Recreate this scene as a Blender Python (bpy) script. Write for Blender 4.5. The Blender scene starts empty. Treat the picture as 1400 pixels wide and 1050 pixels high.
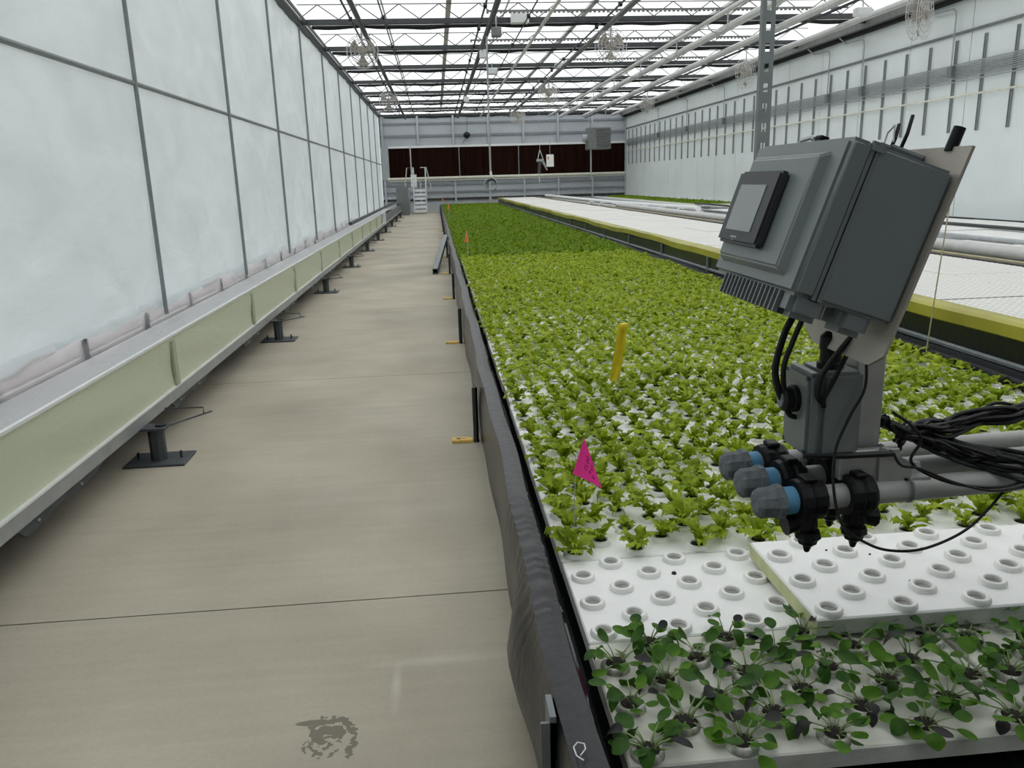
import bpy, bmesh, math, random
import numpy as np
from mathutils import Matrix, Vector
S = bpy.context.scene
COL = S.collection
rnd = random.Random(7)
R = math.radians
# ---------------------------------------------------------------- camera, sky, exposure
CAMH = 1.52
def cam_axes(yaw, pitch, roll):
    cy, sy, cp, sp = math.cos(yaw), math.sin(yaw), math.cos(pitch), math.sin(pitch)
    f = Vector((sy*cp, cy*cp, -sp)); r = Vector((cy, -sy, 0)); u = r.cross(f)
    cr, sr = math.cos(roll), math.sin(roll)
    return cr*r + sr*u, -sr*r + cr*u, -f
cx_, cy_, cz_ = cam_axes(0.0857834, 0.2500524, -0.0286274)
cam = bpy.data.cameras.new('camera'); camo = bpy.data.objects.new('camera', cam); COL.objects.link(camo)
camo.matrix_world = Matrix(((cx_.x, cy_.x, cz_.x, 0), (cx_.y, cy_.y, cz_.y, 0), (cx_.z, cy_.z, cz_.z, CAMH), (0, 0, 0, 1)))
cam.sensor_fit = 'HORIZONTAL'; cam.sensor_width = 36; cam.lens = 1089.03*36/1400
cam.clip_start = 0.05; cam.clip_end = 400
S.camera = camo
W = bpy.data.worlds.new('overcast_sky'); S.world = W; W.use_nodes = True
bg = W.node_tree.nodes['Background']; bg.inputs[0].default_value = (0.97, 0.985, 1.0, 1); bg.inputs[1].default_value = 1.0
S.view_settings.view_transform = 'Standard'; S.view_settings.look = 'None'
S.view_settings.exposure = 0.62; S.view_settings.gamma = 1.0; S.view_settings.use_curve_mapping = False

# ---------------------------------------------------------------- materials
MATS = {}
def new_mat(name):
    m = bpy.data.materials.new(name); m.use_nodes = True; MATS[name] = m
    return m, m.node_tree.nodes, m.node_tree.links, m.node_tree.nodes['Principled BSDF']
def simple(name, col, rough=0.5, metal=0.0, var=0.12, scale=8.0, bump=0.0, bscale=60.0, col2=None, stretch=None, spec=0.5):
    m, N, L, p = new_mat(name)
    p.inputs['Specular IOR Level'].default_value = spec
    p.inputs['Roughness'].default_value = rough; p.inputs['Metallic'].default_value = metal
    tc = N.new('ShaderNodeTexCoord'); src = tc.outputs['Object']
    if stretch:
        mp = N.new('ShaderNodeMapping'); mp.inputs['Scale'].default_value = stretch
        L.new(src, mp.inputs[0]); src = mp.outputs[0]
    n = N.new('ShaderNodeTexNoise'); n.inputs['Scale'].default_value = scale; n.inputs['Detail'].default_value = 5
    L.new(src, n.inputs['Vector'])
    r = N.new('ShaderNodeValToRGB'); r.color_ramp.elements[0].position = 0.3; r.color_ramp.elements[1].position = 0.7
    c2 = col2 or tuple(min(1, c*(1+var)) for c in col)
    c1 = col if col2 else tuple(c*(1-var) for c in col)
    r.color_ramp.elements[0].color = (*c1, 1); r.color_ramp.elements[1].color = (*c2, 1)
    L.new(n.outputs['Fac'], r.inputs[0]); L.new(r.outputs[0], p.inputs['Base Color'])
    if bump:
        b = N.new('ShaderNodeTexNoise'); b.inputs['Scale'].default_value = bscale; b.inputs['Detail'].default_value = 4
        L.new(src, b.inputs['Vector'])
        bn = N.new('ShaderNodeBump'); bn.inputs['Strength'].default_value = bump; bn.inputs['Distance'].default_value = 0.01
        L.new(b.outputs['Fac'], bn.inputs['Height']); L.new(bn.outputs[0], p.inputs['Normal'])
    return m
def mix_out(m, N, L, p, other, fac):
    mx = N.new('ShaderNodeMixShader')
    if isinstance(fac, float): mx.inputs[0].default_value = fac
    else: L.new(fac, mx.inputs[0])
    L.new(p.outputs[0], mx.inputs[1]); L.new(other.outputs[0], mx.inputs[2])
    L.new(mx.outputs[0], N['Material Output'].inputs['Surface'])
    return mx
def leafmat(name, a, b, c, scale=9.0, trans=0.3):
    m, N, L, p = new_mat(name)
    p.inputs['Roughness'].default_value = 0.5; p.inputs['Specular IOR Level'].default_value = 0.22
    g = N.new('ShaderNodeNewGeometry'); n = N.new('ShaderNodeTexNoise'); n.inputs['Scale'].default_value = scale
    n.inputs['Detail'].default_value = 3
    L.new(g.outputs['Position'], n.inputs['Vector'])
    r = N.new('ShaderNodeValToRGB'); e = r.color_ramp.elements
    e[0].position = 0.32; e[0].color = (*a, 1); e[1].position = 0.7; e[1].color = (*c, 1)
    k = e.new(0.5); k.color = (*b, 1)
    L.new(n.outputs['Fac'], r.inputs[0]); L.new(r.outputs[0], p.inputs['Base Color'])
    t = N.new('ShaderNodeBsdfTranslucent'); L.new(r.outputs[0], t.inputs[0])
    mix_out(m, N, L, p, t, trans)
    return m
def film(name, col, transparent, translucent, bump=0.4, bscale=6.0, crease=0.0):
    """thin plastic: part clear, part milky scatter through, part diffuse reflection"""
    m, N, L, p = new_mat(name)
    p.inputs['Base Color'].default_value = (*col, 1); p.inputs['Roughness'].default_value = 0.35
    tc = N.new('ShaderNodeTexCoord'); mp = N.new('ShaderNodeMapping'); mp.inputs['Scale'].default_value = (1, 0.55, 1.0)
    mp.inputs['Rotation'].default_value = (0.5, 0, 0)
    L.new(tc.outputs['Object'], mp.inputs[0])
    n = N.new('ShaderNodeTexNoise'); n.inputs['Scale'].default_value = bscale; n.inputs['Detail'].default_value = 5
    n.inputs['Distortion'].default_value = 1.4
    L.new(mp.outputs[0], n.inputs['Vector'])
    b = N.new('ShaderNodeBump'); b.inputs['Strength'].default_value = bump; b.inputs['Distance'].default_value = 0.03
    L.new(n.outputs['Fac'], b.inputs['Height']); L.new(b.outputs[0], p.inputs['Normal'])
    t = N.new('ShaderNodeBsdfTranslucent'); t.inputs[0].default_value = (*col, 1); L.new(b.outputs[0], t.inputs['Normal'])
    if crease:      # creases where the film doubles, wrinkle light and shade put into the colour
        n2 = N.new('ShaderNodeTexNoise'); n2.inputs['Scale'].default_value = bscale*0.6; n2.inputs['Detail'].default_value = 7
        n2.inputs['Distortion'].default_value = 0.9; L.new(mp.outputs[0], n2.inputs['Vector'])
        rp = N.new('ShaderNodeValToRGB'); e = rp.color_ramp.elements
        e[0].position = 0.36; e[0].color = tuple(c*(1-crease) for c in col)+(1,); e[1].position = 0.66; e[1].color = tuple(min(1, c*(1+crease)) for c in col)+(1,)
        L.new(n2.outputs['Fac'], rp.inputs[0]); L.new(rp.outputs[0], t.inputs[0]); L.new(rp.outputs[0], p.inputs['Base Color'])
    mx = mix_out(m, N, L, p, t, translucent)
    if transparent:
        tr = N.new('ShaderNodeBsdfTransparent'); tr.inputs[0].default_value = (0.97, 0.98, 0.98, 1)
        m2 = N.new('ShaderNodeMixShader'); m2.inputs[0].default_value = transparent
        L.new(mx.outputs[0], m2.inputs[1]); L.new(tr.outputs[0], m2.inputs[2])
        L.new(m2.outputs[0], N['Material Output'].inputs['Surface'])
    return m
film('roof_film', (0.96, 0.97, 0.97), 0.55, 0.75, 0.1)
film('wall_film', (0.62, 0.68, 0.68), 0.0, 0.50, 1.0, 2.6, 0.055)
film('skirt_film', (0.90, 0.90, 0.92), 0.40, 0.6, 0.6, 5.0)
film('trough_film', (0.74, 0.79, 0.59), 0.0, 0.25, 0.5, 2.2)
film('trough_rib', (0.50, 0.55, 0.40), 0.0, 0.15, 0.2, 2.2)
film('lining_film', (0.84, 0.83, 0.84), 0.0, 0.3, 0.6, 4.0)
simple('concrete_edge', (0.06, 0.055, 0.05), 0.9)
simple('steel', (0.42, 0.44, 0.45), 0.45, 0.6, 0.1)
simple('post_steel', (0.19, 0.21, 0.215), 0.5, 0.3, 0.12)
simple('strut_grey', (0.27, 0.29, 0.29), 0.5, 0.3, 0.1)
simple('wall_pipe', (0.24, 0.265, 0.27), 0.5, 0.3, 0.1)
simple('dark_steel', (0.055, 0.06, 0.063), 0.55, 0.3, 0.15)
simple('foot_steel', (0.07, 0.08, 0.085), 0.6, 0.2, 0.2)
simple('roof_steel', (0.16, 0.16, 0.155), 0.6, 0.3, 0.15)
simple('light_pipe', (0.55, 0.55, 0.53), 0.45, 0.2, 0.08)
simple('cream_pipe', (0.70, 0.70, 0.58), 0.5)
simple('white_paint', (0.80, 0.81, 0.80), 0.5, 0, 0.05)
simple('wall_panel', (0.77, 0.825, 0.82), 0.45, 0, 0.05, 0.8)
simple('back_panel', (0.46, 0.49, 0.525), 0.5, 0.1, 0.06, 1.0)
simple('back_girt', (0.24, 0.26, 0.28), 0.55, 0.2)
simple('cooling_pad', (0.008, 0.003, 0.002), 0.95, 0, 0.2, 3.0, 0.6, 9.0, (0.022, 0.008, 0.005), (4, 4, 0.15), 0.05)
simple('curtain_dark', (0.03, 0.031, 0.03), 0.9, spec=0.1)  # near-black: the shadow on the bunched curtain is in the colour
simple('liner', (0.009, 0.010, 0.012), 0.30, 0, 0.35, 14, 0.34, 26, spec=0.38)
simple('water', (0.006, 0.008, 0.008), 0.05)
simple('foam', (0.89, 0.89, 0.865), 0.7, 0, 0.035, 9, 0.12, 220)
simple('foam_dirty', (0.52, 0.51, 0.42), 0.75, 0, 0.2, 6, 0.15, 120, (0.80, 0.80, 0.74))
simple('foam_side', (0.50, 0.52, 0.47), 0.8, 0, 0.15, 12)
simple('foam_yellow', (0.62, 0.64, 0.36), 0.8, 0, 0.15, 12)
simple('collar', (0.87, 0.87, 0.84), 0.6, 0, 0.05, 20)
simple('collar_dirty', (0.14, 0.15, 0.08), 0.8, 0, 0.3, 45, 0, 60, (0.72, 0.72, 0.66))
simple('cup_inside', (0.33, 0.32, 0.29), 0.9, 0, 0.25, 30)
simple('peat', (0.018, 0.013, 0.010), 0.95, 0, 0.4, 120, 0.8, 200)
simple('yellow_wood', (0.80, 0.55, 0.13), 0.6, 0, 0.2, 25, 0.1, 60)
simple('yellow_tape', (0.30, 0.27, 0.03), 0.35, 0, 0.2, 2.0, 0, 60, (0.46, 0.43, 0.05))
leafmat('flag_pink', (0.93, 0.05, 0.34), (0.95, 0.055, 0.36), (0.97, 0.06, 0.38), 9, 0.5)
simple('flag_ink', (0.10, 0.01, 0.06), 0.6)
simple('flag_yellow', (0.72, 0.56, 0.01), 0.45, 0, 0.12, 20)
simple('flag_orange', (0.75, 0.20, 0.06), 0.5)
simple('wire', (0.55, 0.55, 0.50), 0.4, 0.4)
simple('stake_bamboo', (0.45, 0.40, 0.25), 0.6)
simple('enclosure', (0.155, 0.178, 0.180), 0.30, 0, 0.05, 6, spec=0.6)
simple('black_plastic', (0.006, 0.006, 0.007), 0.45, spec=0.25)
simple('bezel', (0.030, 0.031, 0.034), 0.42)
simple('screen', (0.30, 0.32, 0.32), 0.15, 0, 0.06, 3)
simple('print_grey', (0.35, 0.35, 0.36), 0.6)
simple('plate_aluminium', (0.40, 0.37, 0.32), 0.42, 0.5, 0.08, 5)
simple('aluminium', (0.42, 0.42, 0.41), 0.45, 0.5, 0.1, 20)
simple('pvc_grey', (0.40, 0.40, 0.38), 0.42, 0, 0.12, 12)
simple('cap_grey', (0.13, 0.15, 0.16), 0.8, 0, 0.25, 50, 0.3, 90)
simple('cap_blue', (0.10, 0.30, 0.48), 0.6, 0, 0.1)
simple('rubber', (0.008, 0.008, 0.009), 0.45, spec=0.3)
simple('heater_grey', (0.20, 0.21, 0.21), 0.5, 0.3)
simple('galvanised', (0.50, 0.53, 0.55), 0.4, 0.5, 0.12, 5)
simple('fan_guard', (0.55, 0.55, 0.53), 0.5)
simple('fan_blade', (0.34, 0.30, 0.26), 0.5)
simple('brick_pink', (0.80, 0.68, 0.64), 0.85, 0, 0.12, 6)
simple('outdoor_ground', (0.42, 0.40, 0.36), 0.95, 0, 0.1, 0.5)
leafmat('lettuce_leaf', (0.16, 0.25, 0.005), (0.28, 0.39, 0.014), (0.47, 0.55, 0.05), 20, 0.35)
leafmat('lettuce_field', (0.19, 0.29, 0.004), (0.32, 0.43, 0.012), (0.52, 0.58, 0.05), 18, 0.35)
leafmat('lettuce_dark', (0.125, 0.225, 0.001), (0.17, 0.285, 0.002), (0.24, 0.35, 0.004), 5, 0.4)
leafmat('seedling_green', (0.050, 0.135, 0.010), (0.080, 0.20, 0.014), (0.14, 0.29, 0.024), 22)
leafmat('seedling_deep', (0.026, 0.075, 0.012), (0.044, 0.12, 0.014), (0.065, 0.16, 0.018), 22)
leafmat('seedling_purple', (0.012, 0.014, 0.014), (0.022, 0.020, 0.022), (0.030, 0.036, 0.026), 22, 0.15)
simple('seedling_stem', (0.22, 0.30, 0.12), 0.5, 0, 0.25, 40)
# rafts with small cells (the white bed): fine relief
m, N, L, p = new_mat('cell_foam')
p.inputs['Roughness'].default_value = 0.65
tc = N.new('ShaderNodeTexCoord'); v = N.new('ShaderNodeTexVoronoi'); v.inputs['Scale'].default_value = 17; v.inputs['Randomness'].default_value = 0.0
L.new(tc.outputs['Object'], v.inputs['Vector'])
r = N.new('ShaderNodeValToRGB'); r.color_ramp.elements[0].position = 0.22; r.color_ramp.elements[0].color = (0.60, 0.58, 0.53, 1)
r.color_ramp.elements[1].position = 0.45; r.color_ramp.elements[1].color = (0.86, 0.85, 0.81, 1)
L.new(v.outputs['Distance'], r.inputs[0]); L.new(r.outputs[0], p.inputs['Base Color'])
b = N.new('ShaderNodeBump'); b.inputs['Strength'].default_value = 0.8; b.inputs['Distance'].default_value = 0.02
L.new(v.outputs['Distance'], b.inputs['Height']); L.new(b.outputs[0], p.inputs['Normal'])
# concrete floor with its wet foot mark and pale scuffs
m, N, L, p = new_mat('concrete')
g = N.new('ShaderNodeNewGeometry'); pos = g.outputs['Position']
def noise(scale, detail=6, vec=None, dist=0.0):
    n = N.new('ShaderNodeTexNoise'); n.inputs['Scale'].default_value = scale; n.inputs['Detail'].default_value = detail
    n.inputs['Distortion'].default_value = dist
    L.new(vec or pos, n.inputs['Vector']); return n.outputs['Fac']
def ramp(fac, a, ca, b_, cb):
    r = N.new('ShaderNodeValToRGB'); e = r.color_ramp.elements
    e[0].position = a; e[0].color = ca; e[1].position = b_; e[1].color = cb; L.new(fac, r.inputs[0]); return r.outputs[0]
def math_(op, a, b_=None):
    n = N.new('ShaderNodeMath'); n.operation = op
    for i, q in enumerate((a, b_)):
        if q is None: continue
        if isinstance(q, (int, float)): n.inputs[i].default_value = q
        else: L.new(q, n.inputs[i])
    return n.outputs[0]
def mixc(fac, a, b_, mode='MIX'):
    n = N.new('ShaderNodeMix'); n.data_type = 'RGBA'; n.blend_type = mode
    if isinstance(fac, float): n.inputs[0].default_value = fac
    else: L.new(fac, n.inputs[0])
    for i, q in ((6, a), (7, b_)):
        if isinstance(q, tuple): n.inputs[i].default_value = q
        else: L.new(q, n.inputs[i])
    return n.outputs[2]
base = ramp(noise(1.3, 8), 0.3, (0.41, 0.365, 0.28, 1), 0.72, (0.54, 0.49, 0.39, 1))
mp = N.new('ShaderNodeMapping'); mp.inputs['Scale'].default_value = (0.5, 14, 1); L.new(pos, mp.inputs[0])
base = mixc(0.09, base, ramp(noise(1.5, 5, mp.outputs[0]), 0.35, (0.55, 0.55, 0.55, 1), 0.65, (1.2, 1.2, 1.2, 1)), 'MULTIPLY')
base = mixc(0.10, base, ramp(noise(55, 4), 0.3, (0.6, 0.6, 0.6, 1), 0.7, (1.3, 1.3, 1.3, 1)), 'MULTIPLY')
base = mixc(0.40, base, ramp(noise(0.6, 4), 0.35, (0.62, 0.62, 0.64, 1), 0.65, (1.1, 1.1, 1.08, 1)), 'MULTIPLY')
def ell(cx, cy, rx, ry):
    mm = N.new('ShaderNodeMapping'); mm.vector_type = 'TEXTURE'; mm.inputs['Location'].default_value = (cx, cy, 0); mm.inputs['Scale'].default_value = (rx, ry, 1)
    L.new(pos, mm.inputs[0]); ln = N.new('ShaderNodeVectorMath'); ln.operation = 'LENGTH'; L.new(mm.outputs[0], ln.inputs[0]); return ln.outputs['Value']
wob = math_('MULTIPLY', math_('SUBTRACT', noise(38, 3), 0.5), 0.7)
d1 = math_('ADD', ell(-0.385, 1.965, 0.085, 0.115), wob)
sx = N.new('ShaderNodeSeparateXYZ'); L.new(pos, sx.inputs[0])
ring = math_('MULTIPLY', math_('LESS_THAN', d1, 1.0), math_('GREATER_THAN', d1, 0.80))
ring = math_('MULTIPLY', ring, math_('GREATER_THAN', math_('ADD', sx.outputs['X'], math_('MULTIPLY', math_('SUBTRACT', sx.outputs['Y'], 1.97), 0.9)), -0.385))
d2 = math_('ADD', ell(-0.385, 2.015, 0.055, 0.055), wob)
blob = math_('MULTIPLY', math_('LESS_THAN', d2, 0.95), math_('LESS_THAN', noise(30, 1), 0.56))
d3 = math_('ADD', ell(-0.395, 1.955, 0.06, 0.05), wob)
spots = math_('MULTIPLY', math_('LESS_THAN', d3, 0.95), math_('LESS_THAN', noise(62, 1), 0.47))
d4 = math_('ADD', ell(-0.43, 2.06, 0.055, 0.016), wob)
wet = math_('MINIMUM', math_('ADD', math_('ADD', ring, blob), math_('ADD', spots, math_('LESS_THAN', d4, 0.9))), 1.0)
base = mixc(math_('MULTIPLY', wet, 0.85), base, (0.15, 0.132, 0.095, 1))
scuff = math_('MULTIPLY', math_('SUBTRACT', 1.0, math_('MINIMUM', ell(-0.05, 2.33, 0.30, 0.035), 1.0)), noise(12, 4))
scuff2 = math_('MULTIPLY', math_('SUBTRACT', 1.0, math_('MINIMUM', ell(-0.2, 2.2, 0.02, 0.16), 1.0)), noise(12, 4))
base = mixc(math_('MINIMUM', math_('ADD', scuff, scuff2), 0.7), base, (0.66, 0.62, 0.53, 1))
L.new(base, p.inputs['Base Color']); p.inputs['Roughness'].default_value = 0.72
b = N.new('ShaderNodeBump'); b.inputs['Strength'].default_value = 0.15; b.inputs['Distance'].default_value = 0.004
L.new(noise(90, 4), b.inputs['Height']); L.new(b.outputs[0], p.inputs['Normal'])

# ---------------------------------------------------------------- mesh helpers
ROOT = {}
def rootm(o): return ROOT.get(o.name, Matrix.Identity(4))
class MB:
    def __init__(s): s.v = []; s.f = []
    def box(s, a, b):
        (x0, y0, z0), (x1, y1, z1) = a, b; n = len(s.v)
        s.v += [(x0,y0,z0),(x1,y0,z0),(x1,y1,z0),(x0,y1,z0),(x0,y0,z1),(x1,y0,z1),(x1,y1,z1),(x0,y1,z1)]
        s.f += [tuple(n+i for i in q) for q in ((0,3,2,1),(4,5,6,7),(0,1,5,4),(1,2,6,5),(2,3,7,6),(3,0,4,7))]
        return s
    def tube(s, pts, r, n=8, cap=True):
        pts = [Vector(p) for p in pts]; k0 = len(s.v); m = len(pts); up = None
        for i, p in enumerate(pts):
            d = (pts[min(i+1, m-1)] - pts[max(i-1, 0)]).normalized()
            if up is None: up = Vector((0,0,1)) if abs(d.z) < 0.9 else Vector((1,0,0))
            a = d.cross(up).normalized(); b_ = a.cross(d).normalized(); up = b_
            rr = r[i] if isinstance(r, (list, tuple)) else r
            for k in range(n):
                t = 2*math.pi*(k+0.5)/n; s.v.append(tuple(p + a*(math.cos(t)*rr) + b_*(math.sin(t)*rr)))
        for i in range(m-1):
            for k in range(n):
                q = k0+i*n; s.f.append((q+k, q+(k+1) % n, q+n+(k+1) % n, q+n+k))
        if cap:
            s.f.append(tuple(k0+k for k in range(n))[::-1]); s.f.append(tuple(k0+(m-1)*n+k for k in range(n)))
        return s
    def lathe(s, prof, origin=(0,0,0), axis='Z', n=16):
        k0 = len(s.v); o = Vector(origin)
        for (r, h) in prof:
            for k in range(n):
                t = 2*math.pi*k/n; c, d = r*math.cos(t), r*math.sin(t)
                q = {'Z': (c, d, h), 'X': (h, c, d), 'Y': (d, h, c)}[axis]
                s.v.append(tuple(o + Vector(q)))
        for i in range(len(prof)-1):
            for k in range(n):
                q = k0+i*n; s.f.append((q+k, q+(k+1) % n, q+n+(k+1) % n, q+n+k))
        return s
    def torus(s, c, rad, r, axis='Y', n=24, k=6):
        pts = []
        for i in range(n+1):
            t = 2*math.pi*i/n; a, b_ = rad*math.cos(t), rad*math.sin(t)
            q = {'Z': (a, b_, 0), 'X': (0, a, b_), 'Y': (a, 0, b_)}[axis]
            pts.append(tuple(Vector(c)+Vector(q)))
        return s.tube(pts, r, k, False)
    def prism(s, poly, axis, a, b):
        n = len(s.v); k = len(poly)
        for h in (a, b):
            for (u, w) in poly:
                s.v.append({'X': (h, u, w), 'Y': (u, h, w), 'Z': (u, w, h)}[axis])
        s.f.append(tuple(n+i for i in range(k))[::-1]); s.f.append(tuple(n+k+i for i in range(k)))
        for i in range(k): s.f.append((n+i, n+(i+1) % k, n+k+(i+1) % k, n+k+i))
        return s
    def grid(s, fn, nu, nv):
        n = len(s.v)
        for i in range(nu+1):
            for j in range(nv+1): s.v.append(tuple(fn(i/nu, j/nv)))
        for i in range(nu):
            for j in range(nv):
                q = n+i*(nv+1)+j; s.f.append((q, q+1, q+nv+2, q+nv+1))
        return s
    def mesh(s, name, mat, smooth=False, bevel=0, segs=2):
        me = bpy.data.meshes.new(name); me.from_pydata(s.v, [], s.f)
        bm = bmesh.new(); bm.from_mesh(me)
        bmesh.ops.recalc_face_normals(bm, faces=bm.faces)
        if bevel: bmesh.ops.bevel(bm, geom=list(bm.edges), offset=bevel, segments=segs, affect='EDGES', clamp_overlap=True)
        bm.to_mesh(me); bm.free()
        me.materials.append(MATS[mat])
        if smooth:
            me.shade_smooth()
            if hasattr(me, 'set_sharp_from_angle'): me.set_sharp_from_angle(angle=R(40))
        return me
    def build(s, name, mat, parent=None, smooth=False, bevel=0, segs=2, local=False):
        me = s.mesh(name, mat, smooth, bevel, segs)
        if parent and not local: me.transform(rootm(parent).inverted())
        return link(name, me, parent)
def link(name, me, parent=None):
    o = bpy.data.objects.new(name, me); COL.objects.link(o)
    if parent: o.parent = parent; ROOT[o.name] = rootm(parent)
    return o
def tag(o, label, cat, group=None, kind=None):
    o['label'] = label; o['category'] = cat
    if group: o['group'] = group
    if kind: o['kind'] = kind
    return o
def thing(name, label, cat, loc=(0,0,0), rot=(0,0,0), group=None):
    o = bpy.data.objects.new(name, None); COL.objects.link(o); o.empty_display_size = 0.05
    o.location = loc; o.rotation_euler = rot
    from mathutils import Euler
    ROOT[o.name] = Matrix.Translation(loc) @ Euler(rot).to_matrix().to_4x4()
    return tag(o, label, cat, group)
def struct(o): o['kind'] = 'structure'; return o
def sroot(name):
    o = bpy.data.objects.new(name, None); COL.objects.link(o); return struct(o)
def copy_tree(o, parent=None):
    c = o.copy(); COL.objects.link(c); c.parent = parent
    for ch in [q for q in o.children]: copy_tree(ch, c)
    return c
def box(a, b): return MB().box(a, b)

XL, XR, YB = -2.87, 10.60, 45.15
BAY = 3.66
POSTS = [8.55 + BAY*k for k in range(-4, 11)]      # frame lines, last one is the back wall
Y0 = POSTS[0]

# ---------------------------------------------------------------- floor
fl = sroot('floor')
box((XL-0.1, Y0, -0.30), (XR, YB, -0.015)).build('sub_base', 'concrete_edge', fl)
ys = [2.76 + 3.64*k for k in range(-3, 13)]; ys[0] = Y0; ys[-1] = YB
for a, b_ in zip(ys[:-1], ys[1:]):
    box((XL-0.1, a+0.004, -0.015), (XR, b_-0.004, 0)).build('slab', 'concrete', fl)
struct(box((-60, -30, -0.36), (60, 90, -0.31)).build('ground', 'outdoor_ground'))

# ---------------------------------------------------------------- left wall: film, posts, rails
wl = sroot('wall_left')
def wr(y, z, s):
    return (math.sin(y*2.1+z*1.3+s)*0.5 + math.sin(y*4.7-z*3.1+2*s)*0.3 + math.sin(y*9.3+z*7.7+3*s)*0.16 + math.sin(z*13-y*3+s)*0.10)
for i in range(len(POSTS)-1):
    a, b_ = POSTS[i], POSTS[i+1]; near = -1 < a < 20
    for (z0, z1, nm) in ((0.34, 2.54, 0), (2.54, 5.0, 1)):
        def fn(u, w, a=a, b_=b_, z0=z0, z1=z1, i=i, nm=nm):
            y = a + (b_-a)*u; e = math.sin(math.pi*u)
            zb = z0 + (0.02*math.sin(y*3.7+i)+0.012*math.sin(y*11)+0.03*e if not nm else 0)
            z = zb + (z1-zb)*w
            amp = 0.034*e**0.5*(1.0 if nm else 1.0+1.5*(1-w)**2) if 0 < u < 1 else 0
            return (XL-0.03 + amp*wr(y, z, i*1.7), y, z)
        MB().grid(fn, 40 if near else 14, 36 if near else 10).build('film_panel', 'wall_film', wl, True)
    # clear skirt below the sheets
    def fs(u, w, a=a, b_=b_, i=i):
        y = a + (b_-a)*u
        return (XL-0.045+0.012*math.sin(y*6+w*3), y, 0.15+0.29*w)
    MB().grid(fs, 16, 4).build('skirt_film', 'skirt_film', wl, True)
    MB().tube([(XL+0.005, b_, 0.27), (XL+0.005, b_, 5.02)], 0.022, 10).build('post', 'wall_pipe', wl, True)
MB().tube([(XL-0.01, Y0, 2.54), (XL-0.01, YB, 2.54)], 0.024, 10).build('mid_rail', 'wall_pipe', wl, True)
box((XL-0.05, Y0, 4.98), (XL+0.10, YB, 5.09)).build('eave_beam', 'dark_steel', wl)
box((XL-0.02, Y0, 5.10), (XL+0.04, YB, 5.14)).build('eave_trim', 'light_pipe', wl)
box((XL+0.16, Y0, 5.02), (XL+0.20, YB, 5.08)).build('eave_beam', 'dark_steel', wl)
for k in range(28):
    y = 5.27 + 1.43*k
    box((XL-0.075, y-0.06, 0.06), (XL-0.055, y+0.06, 0.36)).build('stub', 'roof_steel', wl)
box((XL-0.085, Y0, 0.20), (XL-0.07, YB, 0.22)).build('base_rail', 'white_paint', wl)
kb = MB().box((XL-0.35, Y0, -0.3), (XL-0.2, YB, 0.0)).build('curb', 'brick_pink', wl)
box((XL-0.06, Y0, 0.0), (XL-0.02, YB, 0.16)).build('light_stop_board', 'back_girt', wl)  # opaque board added to stop light entering under the trough
bk = MB().box((0, 0, 0), (0.14, 0.58, 0.17)).mesh('brick', 'brick_pink', bevel=0.006, segs=1)
for k in range(50):
    for row in range(2):
        y = Y0+6 + 0.62*k + 0.31*row
        if y > 34: continue
        o = link('brick', bk, wl); o.location = (XL-0.34, y, 0.0+0.19*row)

# ---------------------------------------------------------------- right wall
wrr = sroot('wall_right')
pw = 2.09; y = YB
while y > Y0:
    a = max(Y0, y-pw)
    box((XR, a+0.012, 0), (XR+0.08, y-0.012, 5.05)).build('wall_panel', 'wall_panel', wrr); y -= pw
box((XR+0.05, Y0, 0), (XR+0.10, YB, 5.05)).build('backing', 'back_girt', wrr)
MB().tube([(XR-0.03, Y0, 4.12), (XR-0.03, YB, 4.12)], 0.028, 8).build('upper_rail', 'post_steel', wrr, True)
box((XR-0.30, Y0, 4.80), (XR, YB, 4.98)).build('eave_beam', 'roof_steel', wrr)
box((XR-0.16, Y0, 4.72), (XR-0.04, YB, 4.80)).build('eave_trim', 'curtain_dark', wrr)
ch = MB().prism([(-0.028,-0.02),(0.028,-0.02),(0.028,0.02),(0.012,0.02),(0.012,-0.01),(-0.012,-0.01),(-0.012,0.02),(-0.028,0.02)], 'Z', 0, 1.77)
chm = ch.mesh('strut_channel', 'strut_grey'); chm.transform(Matrix.Rotation(R(90), 4, 'Z'))
chan_y = [14.54 - 0.88 + 0.88*k for k in range(36)]
for y in chan_y:
    o = link('strut_channel', chm); o.location = (XR-0.022, y, 2.22)
    if chan_y.index(y) in (3, 7, 9, 14, 18, 23, 28): tag(o, 'vertical strut channel behind a junction box and bent conduit', 'strut channel', 'strut channels with junction boxes')
    else: tag(o, 'vertical grey strut channel without a box on the white panel wall', 'strut channel', 'strut channels along the white wall')
for k in range(8):
    z = 3.26 + 0.037*k
    tag(MB().tube([(XR-0.062, 10, z), (XR-0.062, YB-0.3, z)], 0.0135, 6).build('conduit', 'steel', None, True),
        'thin grey conduit in the bundle strapped across the strut channels', 'conduit', 'conduits bundled along the white wall')
tag(MB().tube([(XR-0.062, 10, 3.19), (XR-0.062, YB-0.3, 3.19)], 0.012, 6).build('conduit', 'steel', None, True),
    'single thin grey conduit just below the conduit bundle', 'conduit')
tag(MB().tube([(XR-0.07, 10, 2.91), (XR-0.07, YB-0.3, 2.91)], 0.020, 6).build('water_pipe', 'cream_pipe', None, True),
    'cream pipe running along the strut channels under the conduits', 'pipe')
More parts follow.
